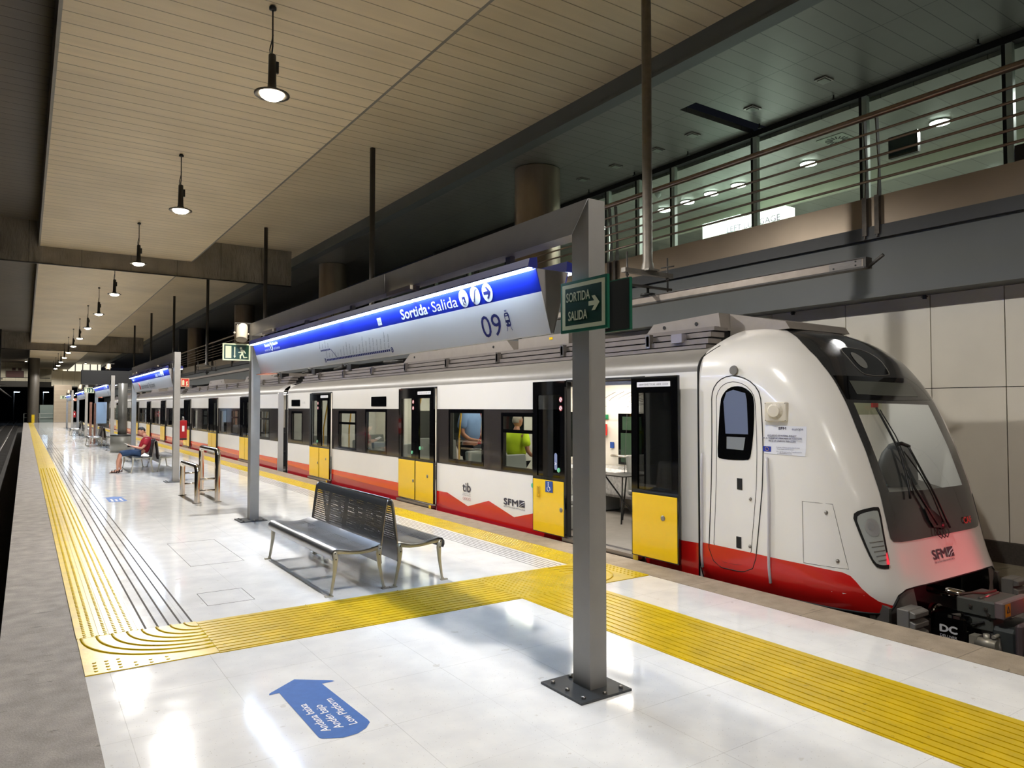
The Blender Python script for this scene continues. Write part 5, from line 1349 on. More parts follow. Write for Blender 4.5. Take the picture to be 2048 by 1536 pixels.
def leaf_marks(c, op):
    xl = 5.652 if op else 5.737
    y0, y1 = (c+.57, c+1.27) if op else (c, c+.70)
    yr0, yr1 = (c-1.34, c-.63) if op else (c-.70, c)
    A = LEAF[round((y0+y1)/2, 1)]; B = LEAF[round((yr0+yr1)/2, 1)]
    if op:
        side_poly('wheelchair_sign', [[(7.42, .60), (7.58, .60), (7.58, .745), (7.42, .745)]], xl-.004, mat('access_blue', (.16,.30,.60), .4), A)
        MB().tube([(xl-.008, 7.505+.03*cos(a*pi/6+2.2), .645+.03*sin(a*pi/6+2.2)) for a in range(0, 10)], .004, 5).tube([(xl-.008, 7.51, .715), (xl-.008, 7.51, .67), (xl-.008, 7.48, .665), (xl-.008, 7.465, .63)], .005, 5).ball((xl-.008, 7.51, .725), .008, 8).build('wheelchair_symbol', WHITE_INK, A)
        MB().tube([(xl-.01, 7.70, .52), (xl-.01, 7.70, .66), (xl-.01, 7.75, .66), (xl-.01, 7.75, .52), (xl-.01, 7.70, .52)], .005, 5).box((xl-.006, 7.715, .56), (xl-.004, 7.735, .65)).build('door_handle', mat('handle_amber', (.75,.58,.02), .4), A)
        P = rrect(7.325, .90, 7.385, 1.115, .028); side_poly('capsule_marking', [P], xl-.003, mat('capsule', (.50,.55,.70), .4), A)
        text('>', .07, WHITE_INK, (xl-.005, 7.355, .955), D_, UPZ, T, bold=.003)
    for z in (1.80, 1.69):
        yb = (y0+.07) if op else y0+.07
        P = [(yb+.035*cos(a*pi/9), z+.035*sin(a*pi/9)) for a in range(18)]
        side_poly('prohibition_sign', [P], xl-.003, mat('proh_red', (.80,.35,.38), .4), A)
        P = [(yb+.027*cos(a*pi/9), z+.027*sin(a*pi/9)) for a in range(18)]
        side_poly('prohibition_face', [P], xl-.004, WHITE_INK, A)
        MB().tube([(xl-.005, yb-.02, z-.02), (xl-.005, yb+.02, z+.02)], .004, 4).build('prohibition_bar', mat('proh_red', (.8,.35,.38)), A)
    P = rrect(yr0+.10, 1.925, yr0+.60, 1.98, .004); side_poly('door_notice', [P], xl-.002, WHITE_INK, B)
    text('OBRIM SENSE TOCAR \u00b7 ABRIR \u00b7 DOOR', .028, GREY_INK, (xl-.004, yr0+.35, 1.942), D_, UPZ, B, tgt=.44)
    for y, z, L_ in ((y0+.07, .40, A), (yr0+.22, .52, B)):
        MB().lathe([(.018, -.006), (.03, -.004), (.03, .004)], (xl, y, z), 14, 0).build('door_lock', STEEL_BR, L_)
    MB().lathe([(.028, -.004), (.032, .004)], (xl, y0+.12, .90), 16, 0).build('door_button', mat('button_green', (.45,.80,.62)), A)
for c in D1: leaf_marks(c, c < 7)
# open doorway: lintel gear, dust-sheeted seats and tripod inside
ig = MB().box((5.84, 5.9, 2.06), (6.0, 7.4, 2.13)).box((5.88, 5.9, 1.97), (5.96, 7.4, 2.03)); ig.build('door_gear', STEEL_BR, T)
MB().box((7.6, 7.6, .30), (8.15, 9.7, .74)).build('wrapped_seats', PLASTIC, T, bevel=.05)
MB().box((8.20, 7.4, .05), (8.27, 9.9, 2.1)).build('partition', INT_WHITE, T)
MB().box((8.185, 8.35, .76), (8.20, 8.95, 1.60)).m(1).box((8.175, 8.40, .80), (8.19, 8.88, 1.28)).box((8.175, 8.40, 1.33), (8.19, 8.84, 1.55)).build('inner_window', [BLACK_GLOSS, mat('green_glass', (.22,.30,.24), .1)], T)
MB().tube([(8.12, 8.3, .90), (8.12, 9.05, .90), (8.19, 9.06, .90)], .02, 8).build('inner_handrail', STEEL, T)
MB().box((8.17, 9.2, 1.50), (8.19, 9.42, 1.58)).build('inner_exit_sign', mat('exit_bright', (.05,.50,.30), .4), T)
MB().box((8.10, 9.22, 1.23), (8.18, 9.34, 1.42)).build('inner_fire_box', SIGN_RED, T)
MB().box((8.17, 9.06, 1.02), (8.19, 9.14, 1.12)).build('inner_wheelchair_sign', mat('access_blue', (.16,.30,.6)), T)
MB().box((8.05, 8.45, 1.62), (8.19, 9.08, 1.80)).build('inner_light_panel', emis('panel_light', (1, .97, .92), 5), T)
# cab nose ------------------------------------------------------------------
AS = [i/40 for i in range(0, 25)]+[.6225, .635, .655, .67]+[.67+(1.30-.67)*i/22 for i in range(1, 23)]+[1.33, 1.36, 1.375]+[1.4+i/40 for i in range(0, 25)]
AS = sorted(set(round(a, 4) for a in AS))
ZS = [.32+(.925-.32)*i/10 for i in range(11)]+[.925+(1.75-.925)*i/16 for i in range(1, 17)]+[1.75+(2.2-1.75)*i/10 for i in range(1, 11)]+[2.23, 2.26, 2.29, 2.32, 2.35, 2.38, 2.41, 2.44, 2.47, 2.5, 2.525, 2.55, 2.575, 2.595, 2.61, 2.619]
def zbot(a):
    b = a if a <= 1 else 2-a
    return itp(b, [(0, -.06), (.50, -.06), (.555, -.05), (.575, .02), (.60, .10), (.64, .145), (.70, .155), (1, .155)])
bm = bmesh.new(); G = []
for a in AS:
    z0 = zbot(a); col = [bm.verts.new(nose(a, z0+(.32-z0)*i/5)) for i in range(5)]+[bm.verts.new(nose(a, z)) for z in ZS]
    G.append(col)
for i in range(len(AS)-1):
    am = (AS[i]+AS[i+1])/2
    for j in range(len(G[0])-1):
        zm = (ZS[j-5]+ZS[j-4])/2 if j >= 5 else 0
        if .67 < am < 1.30 and .925 < zm < 1.75: continue
        bm.faces.new((G[i][j], G[i+1][j], G[i+1][j+1], G[i][j+1])).smooth = True
bm.faces.new([c[-1] for c in G])
mk_obj('cab_shell', bm, [WHITE_TRAIN], T, smooth=True)
mask = [(.50, 2.60), (.535, 2.52), (.575, 2.42), (.612, 2.30), (.634, 2.18), (.645, 2.05), (.645, 1.9), (.641, 1.7), (.637, 1.5), (.635, 1.25), (.634, 1.0), (.633, .8), (.633, .60), (.634, .555), (.645, .527), (.68, .518), (1.0, .518), (1.31, .518), (1.345, .525), (1.36, .55), (1.366, .60), (1.367, .8), (1.37, 1.0), (1.372, 1.25), (1.375, 1.5), (1.38, 1.7), (1.385, 1.9), (1.385, 2.05), (1.39, 2.18), (1.405, 2.30), (1.43, 2.42), (1.465, 2.52), (1.50, 2.60)]
wsl = [(.682, .945), (.675, 1.3), (.682, 1.742), (1.0, 1.735), (1.295, 1.725), (1.292, 1.3), (1.288, .93), (.94, .93)]
npatch('front_mask', [mask, wsl], .005, CHARCOAL, T, .035, .05)
npatch('windscreen', [[(.672, .93), (.665, 1.3), (.672, 1.75), (1.0, 1.745), (1.298, 1.74), (1.298, 1.3), (1.296, .92), (.94, .92)]], .003, WS_GLASS, T, .05, .08)
npatch('destination_display', [[(.655, 1.775), (.655, 2.0), (1.0, 2.0), (1.36, 2.0), (1.36, 1.775), (1.0, 1.765)]], .0075, BLACK_GLOSS, T)
npatch('display_glass', [[(.728, 1.952), (.975, 1.95), (1.235, 1.944), (1.242, 1.805), (.948, 1.812), (.728, 1.822)]], .010, mat('display_glass', (.34,.35,.32), .1), T)
# roof marker lamp
hl = chaikin([(.84, 2.25), (.87, 2.30), (.96, 2.31), (1.10, 2.29), (1.14, 2.2), (1.125, 2.06), (1.10, 2.02), (.90, 2.01), (.855, 2.06)], 1)
npatch('upper_lamp_housing', [hl], .008, BLACK_GLOSS, T, .04, .05)
npatch('upper_lamp', [[(.93+.045*cos(k*pi/8), 2.17+.085*sin(k*pi/8)) for k in range(16)]], .012, mat('lamp_lens', (.62,.62,.60), .1, metal=.5), T, .04, .05)
e = MB(); nline(e, hl, .004, .009, True); e.build('upper_lamp_rim', GREY_MID, T)
# headlamp
HLP = chaikin([(.520, .762), (.545, .806), (.612, .835), (.618, .80), (.612, .59), (.607, .312), (.575, .312), (.554, .335), (.541, .45), (.527, .643)], 1)
npatch('headlamp_surround', [HLP], .006, BLACK, T, .02, .03)
inner = [(.566+(a-.566)*.80, .57+(z-.57)*.88) for a, z in HLP]
npatch('headlamp_lens', [inner], .012, mat('headlamp_lens', (.74,.76,.75), .12, metal=.25, coat=.5), T, .02, .03)
npatch('headlamp_reflector', [[(.573+.024*cos(k*pi/10), .655+.075*sin(k*pi/10)) for k in range(20)]], .016, mat('reflector', (.70,.70,.70), .3, metal=.4), T, .02, .03)
npatch('headlamp_reflector', [[(.567+.010*cos(k*pi/10), .665+.035*sin(k*pi/10)) for k in range(20)]], .020, mat('reflector_white', (.85,.85,.85), .05, metal=.6), T)
lv = MB()
for k in range(5): nline(lv, [(.553+.004*k, .53-.038*k), (.598, .54-.038*k)], .004, .014)
lv.build('headlamp_louvre', GREY_MID, T)
npatch('tail_lamp', [[(.598, .43), (.603, .45), (.603, .345), (.592, .345)]], .018, emis('tail_red', (1, .25, .30), .9), T)
# mirrored headlamp on the far side
npatch('headlamp_surround', [[(2-a, z) for a, z in HLP]], .001, BLACK, T, .02, .03)
# livery on the nose
npatch('livery_stripe', [[(0.0, -.055), (.50, -.055), (.552, -.05), (.573, .015), (.556, .03), (.534, .05), (.515, .095), (.50, .15), (.492, .20), (.482, .245), (.465, .268), (.37, .292), (.211, .308), (0.0, .315)]], .003, RED, T, .04, .06)
sl = MB(); nline(sl, [(0.0, -.06), (.50, -.062), (.553, -.055), (.577, .015), (.60, .085)], .012, .002); nline(sl, [(.002, -.05), (.002, 2.23), (.06, 2.35)], .007, 0)
nline(sl, [(.60, .09), (.64, .14), (.70, .15), (1.3, .15), (1.36, .14), (1.40, .09)], .006, -.004); sl.build('edge_seal', BLACK, T)
gap = MB(); gap.tube([(x-.002 if x < XC else x+.002, YS, z+.002) for x, z in [(5.80, -.05), (5.80, 1.0)]+ROOFP[0:5]], .009, 6); gap.build('cab_joint', BLACK, T)
# cab door outline, window, handles
def arch(a0, a1, z0, zs, zt, rb=.05, n=12):
    P = []
    c = (a0+a1)/2; w_ = (a1-a0)/2
    for i in range(n+1):
        th = pi-pi*i/n; P.append((c+w_*cos(th), zs+(zt-zs)*sin(th)**.9 if 0 < i < n else zs))
    P += [(a1-.0, z0+.16), (a1-.05*w_*2, z0+.06), (a1-.22*w_*2, z0+.01), (a1-.35*w_*2, z0), (a0+.30*w_*2, z0), (a0+.12*w_*2, z0+.05), (a0, z0+.17)]
    return P
dr = MB()
def slant(P): return [((.036+.027*z)+a*((.212+.067*z)-(.036+.027*z)), z) for a, z in P]
outer = slant(arch(0, 1, .10, 1.78, 2.015)); nline(dr, outer, .0055, .0, True)
inn = slant(arch(.11, .90, .16, 1.76, 1.955)); nline(dr, inn, .003, .0, True); dr.build('cab_door_seal', BLACK, T)
wv = [(.097, 1.21), (.114, 1.5), (.134, 1.77), (.16, 1.85), (.195, 1.898), (.235, 1.913), (.27, 1.90), (.297, 1.85), (.305, 1.79), (.283, 1.53), (.253, 1.27), (.245, 1.21), (.232, 1.19), (.165, 1.182), (.11, 1.186)]
npatch('cab_door_window', [chaikin(wv, 1)], .004, BLACK_GLOSS, T, .04, .06)
npatch('cab_window_pane', [[(.148, 1.44), (.153, 1.76), (.175, 1.85), (.215, 1.875), (.272, 1.84), (.272, 1.78), (.252, 1.44)]], .006, mat('pane_reflect', (.42,.46,.56), .06), T)
npatch('cab_window_pane', [[(.146, 1.29), (.152, 1.41), (.238, 1.41), (.222, 1.285)]], .006, mat('pane_grey', (.52,.54,.56), .1), T)
for a, z in ((.190, .953), (.171, .384)):
    MB().box(tuple(nose(a, z-.055)-Vector((.004, .025, 0))), tuple(nose(a, z+.055)+Vector((.006, .025, 0)))).build('cab_door_handle', BLACK, T)
for a, z in ((.228, .82), (.212, .365), (.452, .77), (.459, .36)): MB().ball(nose(a, z), .017, 10).build('lock_button', STEEL_BR, T)
for a_, k_, z0, z1 in ((.012, .008, .065, 1.222), (.266, .044, .062, 1.222)):
    P = [nose(a_+k_*(z-z0)/(z1-z0), z, .012) for z in [z0+(z1-z0)*i/8 for i in range(9)]]
    MB().tube([nose(a_, z0, -.005)]+P+[nose(a_+k_, z1, -.005)], .014, 8).build('grab_rail', mat('rail_pale', (.75,.74,.76), .3), T)
rc_ = MB(); nline(rc_, [(.393, .852), (.473, .846), (.482, .30), (.372, .304)], .0025, 0, True); rc_.build('equipment_flap_seam', GREY_MID, T)
MB().lathe([(.045, -.03), (.05, -.015), (.03, 0.02)], nose(.242, 2.067), 14, 0).build('door_lamp', GREY_MID, T)
# round-dial test box and the information sheet
c0 = nose(.380, 1.655); dn = (nose(.380, 1.655, .1)-c0).normalized()
Rm = Matrix.Rotation(atan2(dn.y, dn.x)-pi, 3, 'Z')
def Q(v): return c0+Rm @ Vector(v)
db = MB().box((-.045, -.105, -.085), (.02, .105, .095), None); 
for v in db.bm.verts: v.co = Q(v.co)
BOXW = mat('box_ivory', (.86,.83,.77), .4)
db.build('dial_box', BOXW, T, bevel=.008)
dk = MB().lathe([(.052, -.085), (.054, -.075), (.054, -.05), (.075, -.048), (.075, -.045)], (0, 0, 0), 28, 0)
for v in dk.bm.verts: v.co = Q(v.co+Vector((0, .0, .01)))
dk.build('dial', BOXW, T)
ds = MB()
for k in range(10): ds.ball((-.046, .064*cos(k*pi/5), .01+.064*sin(k*pi/5)), .004, 6)
for y, z in ((-.095, .085), (.095, .085), (-.095, -.075), (.095, -.075)): ds.ball((-.046, y, z), .004, 6)
for v in ds.bm.verts: v.co = Q(v.co)
ds.build('screws', HOUSING, T)
npatch('information_sheet', [[(.325, 1.535), (.462, 1.525), (.430, 1.255), (.302, 1.268)]], .004, mat('sheet_white', (.89,.90,.94), .5), T, .04, .05)
def nt(s, size, m, a, z, tgt=None, al='CENTER', off=.006, bold=0):
    o = nose(a, z, off); x = (nose(a+.02, z, off)-nose(a-.02, z, off)).normalized(); n_ = (nose(a, z, .1)-nose(a, z, 0)).normalized(); y = n_.cross(x)
    if y.z < 0: y = -y
    return text(s, size, m, o, x, y, T, align=al, tgt=tgt, bold=bold)
SI = mat('sheet_ink', (.38,.38,.48), .5)
nt('ADQUISICI\u00d3 DE MATERIAL RODANT', .022, SI, .375, 1.43, .28, bold=.0006); nt('PER AL TRANSPORT FERROVIARI DE PASSATGERS', .022, SI, .373, 1.405, .38, bold=.0006); nt('PER A LES L\u00cdNIES DE TREN D\u2019SFM', .022, SI, .371, 1.38, .26, bold=.0006)
nt('SFM', .034, INK, .383, 1.495, .07, bold=.001); nt('europa', .034, SI, .43, 1.49, .10)
npatch('eu_flag', [[(.303, 1.335), (.331, 1.334), (.327, 1.285), (.299, 1.286)]], .006, mat('eu_blue', (.12,.20,.62), .5), T)
MB().tube([nose(.315+.006*cos(k*pi/6), 1.31+.016*sin(k*pi/6), .0075) for k in range(13)], .0015, 4).build('star_ring', YELLOW_DOOR, T)
nt('Projecte cofinan\u00e7at per la Uni\u00f3 Europea', .015, SI, .385, 1.325, .22); nt('Fons Next Generation', .015, SI, .375, 1.308, .16); nt('Plan de Recuperaci\u00f3n, Transformaci\u00f3n', .015, SI, .385, 1.285, .24); nt('y Resiliencia', .015, SI, .37, 1.27, .14)
nt('SFM', .115, INK, .93, .325, .25, bold=.005, off=.006)
npatch('logo_mark', [[(1.0, .318), (1.052, .318), (1.052, .405), (1.0, .405)]], .006, INK, T)
lc = MB(); nline(lc, [(1.0, .335), (1.022, .368), (1.052, .388)], .005, .007); nline(lc, [(1.012, .318), (1.03, .345), (1.052, .36)], .003, .007); lc.build('logo_curve', WHITE_INK, T)
nt('SERVEIS FERROVIARIS DE MALLORCA', .022, INK, .955, .29, .36)
CR = mat('maker_red', (.85,.16,.16), .4)
nt('CAF', .085, CR, 1.24, .578, .165, bold=.004, off=.016)
# wipers
wp = MB()
def W(P, r, off): nline(wp, P, r, off, dens=6)
W([(.793, 1.686), (.809, 1.479), (.82, 1.304), (.808, 1.08), (.78, .871)], .010, .035); W([(.80, 1.66), (.83, 1.42), (.832, 1.2), (.80, .9)], .005, .05)
W([(.815, 1.34), (.85, 1.345), (.90, 1.315)], .018, .05)
W([(.889, 1.313), (.934, 1.021), (.976, .834), (1.011, .647), (1.028, .571)], .010, .055); W([(.84, 1.28), (.907, 1.069), (.951, .86), (.987, .628)], .007, .05)
W([(.825, 1.1), (.84, .95), (.89, .792), (.947, .613)], .011, .03)
npatch('wiper_cover', [[(.875, .781), (.926, .76), (1.041, .619), (1.048, .558), (.916, .596), (.89, .667)]], .03, HOUSING, T)
wp.build('wiper', HOUSING, T)
MB().ball(nose(1.0, .60, .02), .04, 10, (1.3, .5, 1.0)).build('wiper_pivot', HOUSING, T)
lp_ = MB()
for k in range(3):
    a = .925+k*.028; lp_.tube([nose(a, .60, .02), nose(a+.0, .53, .03), nose(a+.03, .49, .03), nose(a+.055, .53, .03), nose(a+.05, .60, .02)], .004, 5)
lp_.build('wiper_hose', BLACK, T)
MB().box(tuple(nose(.79, 1.70, .03)-Vector((.045, .01, .012))), tuple(nose(.79, 1.70, .03)+Vector((.045, .01, .03)))).build('red_tape', mat('red_tape', (.60,.20,.16), .5), T)
# cab interior
ci = MB().box((6.0, 4.85, .2), (8.2, 4.9, 2.2)); ci.build('cab_back_wall', mat('cab_wall', (.86,.86,.87), .5), T)
MB().box((6.0, 4.5, 1.62), (8.2, 4.86, 1.95)).build('cab_header', mat('cab_header', (.55,.54,.42), .5), T)
MB().prism([(3.62, .80), (4.2, .95), (4.2, .5), (3.62, .5)], 0, 6.1, 8.1).build('cab_desk', SKIRT, T)
MB().box((6.15, 4.70, .9), (6.75, 4.84, 1.55)).m(1).box((6.22, 4.66, 1.05), (6.6, 4.71, 1.42)).build('cab_side_cabinet', [mat('cab_grey', (.30,.31,.32), .4), INT_WHITE], T)
MB().ball((7.60, 4.02, .95), .36, 20, (1.05, .3, 1.1)).box((7.36, 3.66, .55), (7.88, 4.05, .68)).build('driver_seat', mat('driver_seat', (.27,.28,.29), .6), T, smooth=True)
MB().box((6.45, 3.72, .88), (6.85, 3.85, .95)).m(1).box((6.45, 3.72, .95), (6.85, 3.85, .965)).build('cab_papers', [mat('paper_pink', (.82,.70,.66), .6), mat('paper_teal', (.50,.72,.66), .6)], T)
spot((7.1, 4.35, 2.35), 45, (1, .98, .95), 170, .15)
# lower front: dark recess, grey fenders, buffer blocks
MB().box((6.15, 3.62, -.40), (8.05, 3.66, .26)).prism([(3.28, .15), (3.66, .25), (3.66, .15)], 0, 6.3, 7.9).build('front_recess', BLACK, T)
def fender(s, nm, m_=None):
    X = (lambda x: x) if s < 0 else (lambda x: 2*XC-x)
    def nf(a, z, o): return nose(a if s < 0 else 2-a, z, o)
    bm = bmesh.new(); V = []
    al = [.50, .53, .552, .565, .577, .588, .60, .62, .65, .68]
    for i, a in enumerate(al):
        zt = zbot(a)-.014
        V.append([bm.verts.new(nf(a, zt+(-.40-zt)*j/4, -.012-.03*j/4)) for j in range(5)])
    for i in range(len(al)-1):
        for j in range(4): bm.faces.new((V[i][j], V[i+1][j], V[i+1][j+1], V[i][j+1])).smooth = True
    mk_obj(nm, bm, [GREY_MID], T)
    m = MB(); y0 = 3.06; y1 = 3.16
    m.box((X(6.02), y0+.05, -.30), (X(6.25), y1+.05, .035))
    for k in range(4):
        z = -.285+k*.083; m.prism([(y0+.05, z), (y0, z+.015), (y0, z+.055), (y0+.05, z+.07)], 0, min(X(6.025), X(6.245)), max(X(6.025), X(6.245)))
    m.build('buffer_block', GREY_MID, T, bevel=.006)
fender(-1, 'front_fender'); fender(1, 'front_fender')
MB().prism([(3.55, -.07), (5.12, -.07), (5.12, -.5), (3.55, -.5)], 0, 5.86, 5.90).prism([(3.55, -.07), (5.12, -.07), (5.12, -.5), (3.55, -.5)], 0, 8.30, 8.34).build('side_skirt', SKIRT, T)
MB().prism([(3.30, -.40), (3.30, .0), (3.62, .12), (3.62, -.40)], 0, 6.07, 6.11).build('side_cheek', SKIRT, T); MB().prism([(3.25, -.40), (3.30, .05), (3.62, .14), (3.62, -.40)], 0, 8.09, 8.14).build('side_cheek', SKIRT, T)
# coupler
CP = XC
cp = empty('coupler', (CP, 3.3, -.35), 'dark automatic coupler with orange warning labels below the train nose', 'coupler')
MB().tube([(CP, 3.75, -.22), (CP, 3.35, -.22), (CP, 3.0, -.24)], .075, 16).build('shaft', HOUSING, cp)
MB().lathe([(.09, -.03), (.09, .03)], (CP, 3.42, -.22), 18, 1).build('clamp', STEEL, cp)
MB().box((CP-.36, 3.00, -.44), (CP-.12, 3.30, -.12)).build('electric_box', BLACK_GLOSS, cp, bevel=.02)
text('DC', .085, WHITE_INK, (CP-.364, 3.14, -.27), (0, -1, 0), (0, 0, 1), cp, bold=.005, tgt=.14); text('DELLNER', .032, WHITE_INK, (CP-.364, 3.14, -.315), (0, -1, 0), (0, 0, 1), cp, tgt=.14)
MB().box((CP-.26, 2.80, -.10), (CP+.22, 3.12, .04)).box((CP-.24, 2.84, -.22), (CP-.02, 3.08, -.08)).build('head_cover', mat('head_cover', (.34,.35,.33), .5), cp, bevel=.012)
hb = MB().box((CP-.28, 2.74, -.085), (CP+.24, 2.81, .055)); hb.build('label_plate', mat('plate_mauve', (.50,.44,.44), .4), cp, bevel=.01)
OR = mat('warning_orange', (.93,.60,.15), .4)
for x in (CP-.24, CP+.12):
    o = MB().box((x, 2.736, -.065), (x+.09, 2.742, .04)).build('warning_label', OR, cp)
    MB().tube([(x+.02, 2.734, -.03), (x+.045, 2.734, .02), (x+.07, 2.734, -.03), (x+.02, 2.734, -.03)], .004, 5).build('warning_triangle', INK, o)
MB().tube([(CP-.12, 3.12, .02), (CP-.12, 3.42, .03)], .045, 14).build('air_cylinder', STEEL, cp)
MB().tube([(CP-.31, 2.78, -.30), (CP-.31, 2.94, -.30)], .045, 14).tube([(CP-.31, 2.86, -.30), (CP-.31, 2.86, -.22)], .025, 10).tube([(CP-.33, 2.80, -.23), (CP-.20, 2.80, -.23)], .016, 8).box((CP-.35, 2.92, -.35), (CP-.25, 2.98, -.25)).build('valve_block', CAST, cp)
MB().tube([(CP-.20, 2.86, -.24), (CP-.25, 2.80, -.26), (CP-.27, 2.78, -.34), (CP-.27, 2.78, -.50), (CP-.26, 2.84, -.56), (CP-.22, 3.1, -.58)], .022, 10).tube([(CP-.26, 3.08, -.12), (CP-.30, 3.16, -.14), (CP-.30, 3.2, -.24), (CP-.26, 3.16, -.30)], .018, 8).tube([(CP-.22, 3.12, -.16), (CP-.22, 2.92, -.18)], .012, 8).build('pipe', mat('pipe_grey', (.48,.46,.43), .35, metal=.5), cp)
MB().box((CP-.24, 2.66, -.56), (CP+.26, 2.86, -.16)).build('coupler_head', mat('head_grey', (.28,.30,.30), .45, metal=.3), cp, bevel=.03)
MB().box((CP-.26, 2.62, -.60), (CP+.28, 2.67, -.10)).build('face_plate', mat('face_mauve', (.42,.37,.38), .45, metal=.3), cp, bevel=.02)
MB().lathe([(.12, 0), (.115, -.04), (.06, -.16), (.035, -.20), (.001, -.205)], (CP-.11, 2.62, -.38), 24, 1).build('guide_cone', mat('cone_grey', (.34,.34,.35), .3, metal=.5), cp)
MB().lathe([(.11, -.012), (.115, .002), (.09, .004)], (CP+.13, 2.615, -.32), 24, 1).build('guide_socket', BLACK, cp)
for k, (x, y, z) in enumerate([(-.27, 3.0, -.02), (-.27, 2.88, -.02), (-.27, 2.86, -.06), (-.25, 2.95, -.16), (-.25, 3.03, -.16)]): MB().lathe([(.014, -.008), (.014, .006), (.008, .01)], (CP+x, y, z), 6, 0).build('bolt', STEEL_BR, cp)
MB().tube([(CP-.24, 3.10, .05), (CP-.18, 3.02, .075), (CP-.05, 2.98, .06), (CP+.10, 2.95, .07)], .012, 6).build('hose', mat('hose_brown', (.30,.20,.17), .6), cp)
MB().tube([(CP-.22, 2.95, .045), (CP+.15, 2.95, .045)], .012, 8).build('release_rod', STEEL_BR, cp)
hs = MB(); rr_ = random.Random(5)
for k in range(7):
    x = CP-.25+k*.07; hs.tube([(x, 3.42, -.15-.02*k), (x+.03, 3.25, -.30+.02*rr_.random()), (x-.02, 3.05, -.18-.03*rr_.random()), (x, 2.9, -.10-.05*rr_.random())], .009+.005*(k % 2), 6)
hs.build('hose', BLACK, cp)
# people inside the first car ---------------------------------------------
def stand_person(name, x, y, zf, h, face, label, shirt, trousers, hair, armbend=True, tan=SKIN_D, width=1.0):
    """face = +1 faces +X, -1 faces -X, or angle; simple standing body"""
    t = empty(name, (x, y, zf), label, 'person'); f = Vector((cos(face), sin(face), 0)); s_ = Vector((-f.y, f.x, 0)); B = Vector((x, y, zf)); H = h
    def P(fw, sd, z): return tuple(B+f*fw*H+s_*sd*H+Vector((0, 0, z*H)))
    w = width
    sk = Sk(); pel = sk.v(P(0, 0, .53), (.078*H*w, .058*H))
    ab = sk.v(P(.0, 0, .62), (.074*H*w, .054*H), pel); ch = sk.v(P(0, 0, .73), (.08*H*w, .056*H), ab); n0 = sk.v(P(-.005, 0, .81), (.05*H, .045*H), ch); nk = sk.v(P(.005, 0, .85), .03*H, n0); sk.v(P(.012, 0, .885), .032*H, nk)
    T_ = []
    for q in (-1, 1):
        sh = sk.v(P(0, q*.105*w, .79), .034*H, ch)
        el = sk.chain(sh, [(P(-.01, q*.135*w, .70), .028*H), (P(.0, q*.14*w, .62), .025*H)])
        wr = sk.chain(el, [(P(.07, q*.13*w, .57), .021*H), (P(.14, q*.10*w, .56), .015*H)])
        hand(sk, wr, f, Vector((0, 0, -1)), .5, .9)
        hp = sk.v(P(0, q*.05, .50), .052*H, pel)
        sk.chain(hp, [(P(.01, q*.055, .40), .045*H), (P(.015, q*.06, .285), .033*H), (P(.0, q*.062, .19), .032*H), (P(-.01, q*.064, .06), .02*H), (P(.0, q*.065, .03), .022*H), (P(.07, q*.07, .018), (.024*H, .014*H))])
    skin('body', sk.V, sk.E, sk.R, tan, t, sub=1)
    head_mesh(P(.02, 0, .935), f, (0, 0, 1), H/1.62, tan, hair, t)
    sk = Sk(); pel = sk.v(P(0, 0, .53), (.112*H*w, .095*H)); ab = sk.v(P(0, 0, .62), (.11*H*w, .09*H), pel); ch = sk.v(P(0, 0, .73), (.122*H*w, .095*H), ab); sk.v(P(-.005, 0, .805), (.075*H, .065*H), ch)
    for q in (-1, 1): sk.chain(ch, [(P(0, q*.105*w, .785), .056*H), (P(-.01, q*.135*w, .705), .050*H), (P(-.005, q*.138*w, .66), .048*H)])
    skin('shirt', sk.V, sk.E, sk.R, shirt, t, sub=1)
    sk = Sk(); pel = sk.v(P(0, 0, .51), (.093*H*w, .072*H))
    for q in (-1, 1): sk.chain(pel, [(P(0, q*.05, .47), .060*H), (P(.01, q*.055, .38), .052*H), (P(.013, q*.06, .28), .042*H), (P(0, q*.062, .17), .038*H), (P(-.005, q*.064, .06), .034*H)])
    skin('trousers', sk.V, sk.E, sk.R, trousers, t, sub=1)
    return t
stand_person('standing_person', 6.72, 11.3, .05, 1.9, radians(-62), 'person in light blue shirt standing inside the train, seen through the window', mat('blue_shirt', (.50,.62,.80), .8, var=.08), mat('dark_trousers', (.10,.11,.14), .8), HAIR)
stand_person('standing_person', 6.70, 9.78, .05, 1.53, radians(12), 'grey-haired person in bright lime shirt inside the train, back to the window', mat('lime_shirt', (.74,.84,.10), .8, var=.06), mat('dark_trousers', (.1,.11,.14)), mat('grey_hair', (.62,.58,.54), .7, bump=.8, bscale=100), width=1.15)
MB().box((7.9, 13.0, .3), (8.0, 13.4, 1.9)).build('red_panel', mat('inner_red', (.66,.16,.18), .5), T)
MB().tube([(6.05, 9.35, 1.02), (6.05, 10.45, 1.02)], .018, 8).build('window_bar', STEEL, T)
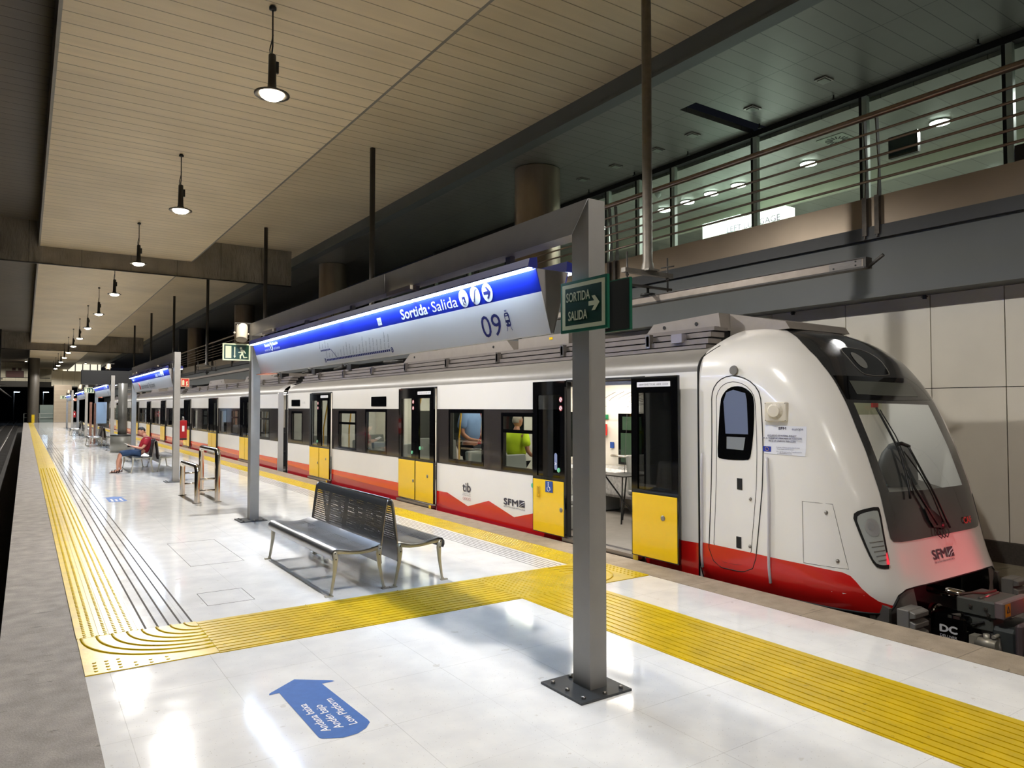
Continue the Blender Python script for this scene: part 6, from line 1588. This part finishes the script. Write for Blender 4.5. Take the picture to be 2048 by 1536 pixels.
# laptop stand in the doorway
ts = empty('folding_stand', (7.2, 7.75, .05), 'thin folding stand with cables inside the open train door', 'stand')
MB().tube([(7.0, 7.6, .05), (7.35, 7.95, .72)], .012, 6).tube([(7.35, 7.6, .05), (7.0, 7.95, .72)], .012, 6).tube([(7.3, 7.9, .05), (7.1, 7.6, .72)], .012, 6).box((6.95, 7.5, .72), (7.45, 8.0, .735)).build('frame', HOUSING, ts)
wr_ = MB(); rr_ = random.Random(9)
for k in range(5):
    y = 7.2+.25*k; wr_.tube([(7.7+.05*k, y+.5+.35*sin(q*.5), 1.95-.16*sin(q*pi/12)-.05*k*q/12) for q in range(13)], .0035, 5)
wr_.tube([(7.4, 7.9, 1.6), (7.35, 7.9, .9), (7.3, 7.85, .74)], .0035, 5).build('loose_wiring', HOUSING, T)
# ------------------------------------------------------------------ camera, world, exposure
yaw = radians(34.06); pit = radians(1.87)
cam = bpy.data.cameras.new('camera'); co = bpy.data.objects.new('camera', cam); COL.objects.link(co)
fwd = Vector((sin(yaw)*cos(pit), cos(yaw)*cos(pit), sin(pit)))
co.location = (0, 0, 1.70); co.rotation_euler = fwd.to_track_quat('-Z', 'Y').to_euler()
cam.sensor_fit = 'HORIZONTAL'; cam.sensor_width = 36; cam.lens = 36*1440/2048; cam.clip_start = .02; cam.clip_end = 500
SC.camera = co
w = bpy.data.worlds.new('night'); SC.world = w; w.use_nodes = True
w.node_tree.nodes['Background'].inputs[0].default_value = (*lin((.30, .32, .38)), 1); w.node_tree.nodes['Background'].inputs[1].default_value = .05
SC.view_settings.view_transform = 'Standard'; SC.view_settings.look = 'None'; SC.view_settings.gamma = 1; SC.view_settings.exposure = EXPO
SC.view_settings.use_curve_mapping = False
SC.cycles.use_denoising = True
SC.cycles.max_bounces = 8; SC.cycles.diffuse_bounces = 4; SC.cycles.glossy_bounces = 4; SC.cycles.transparent_max_bounces = 16; SC.cycles.transmission_bounces = 4
SC.cycles.sample_clamp_indirect = 6; SC.cycles.caustics_reflective = False; SC.cycles.caustics_refractive = False
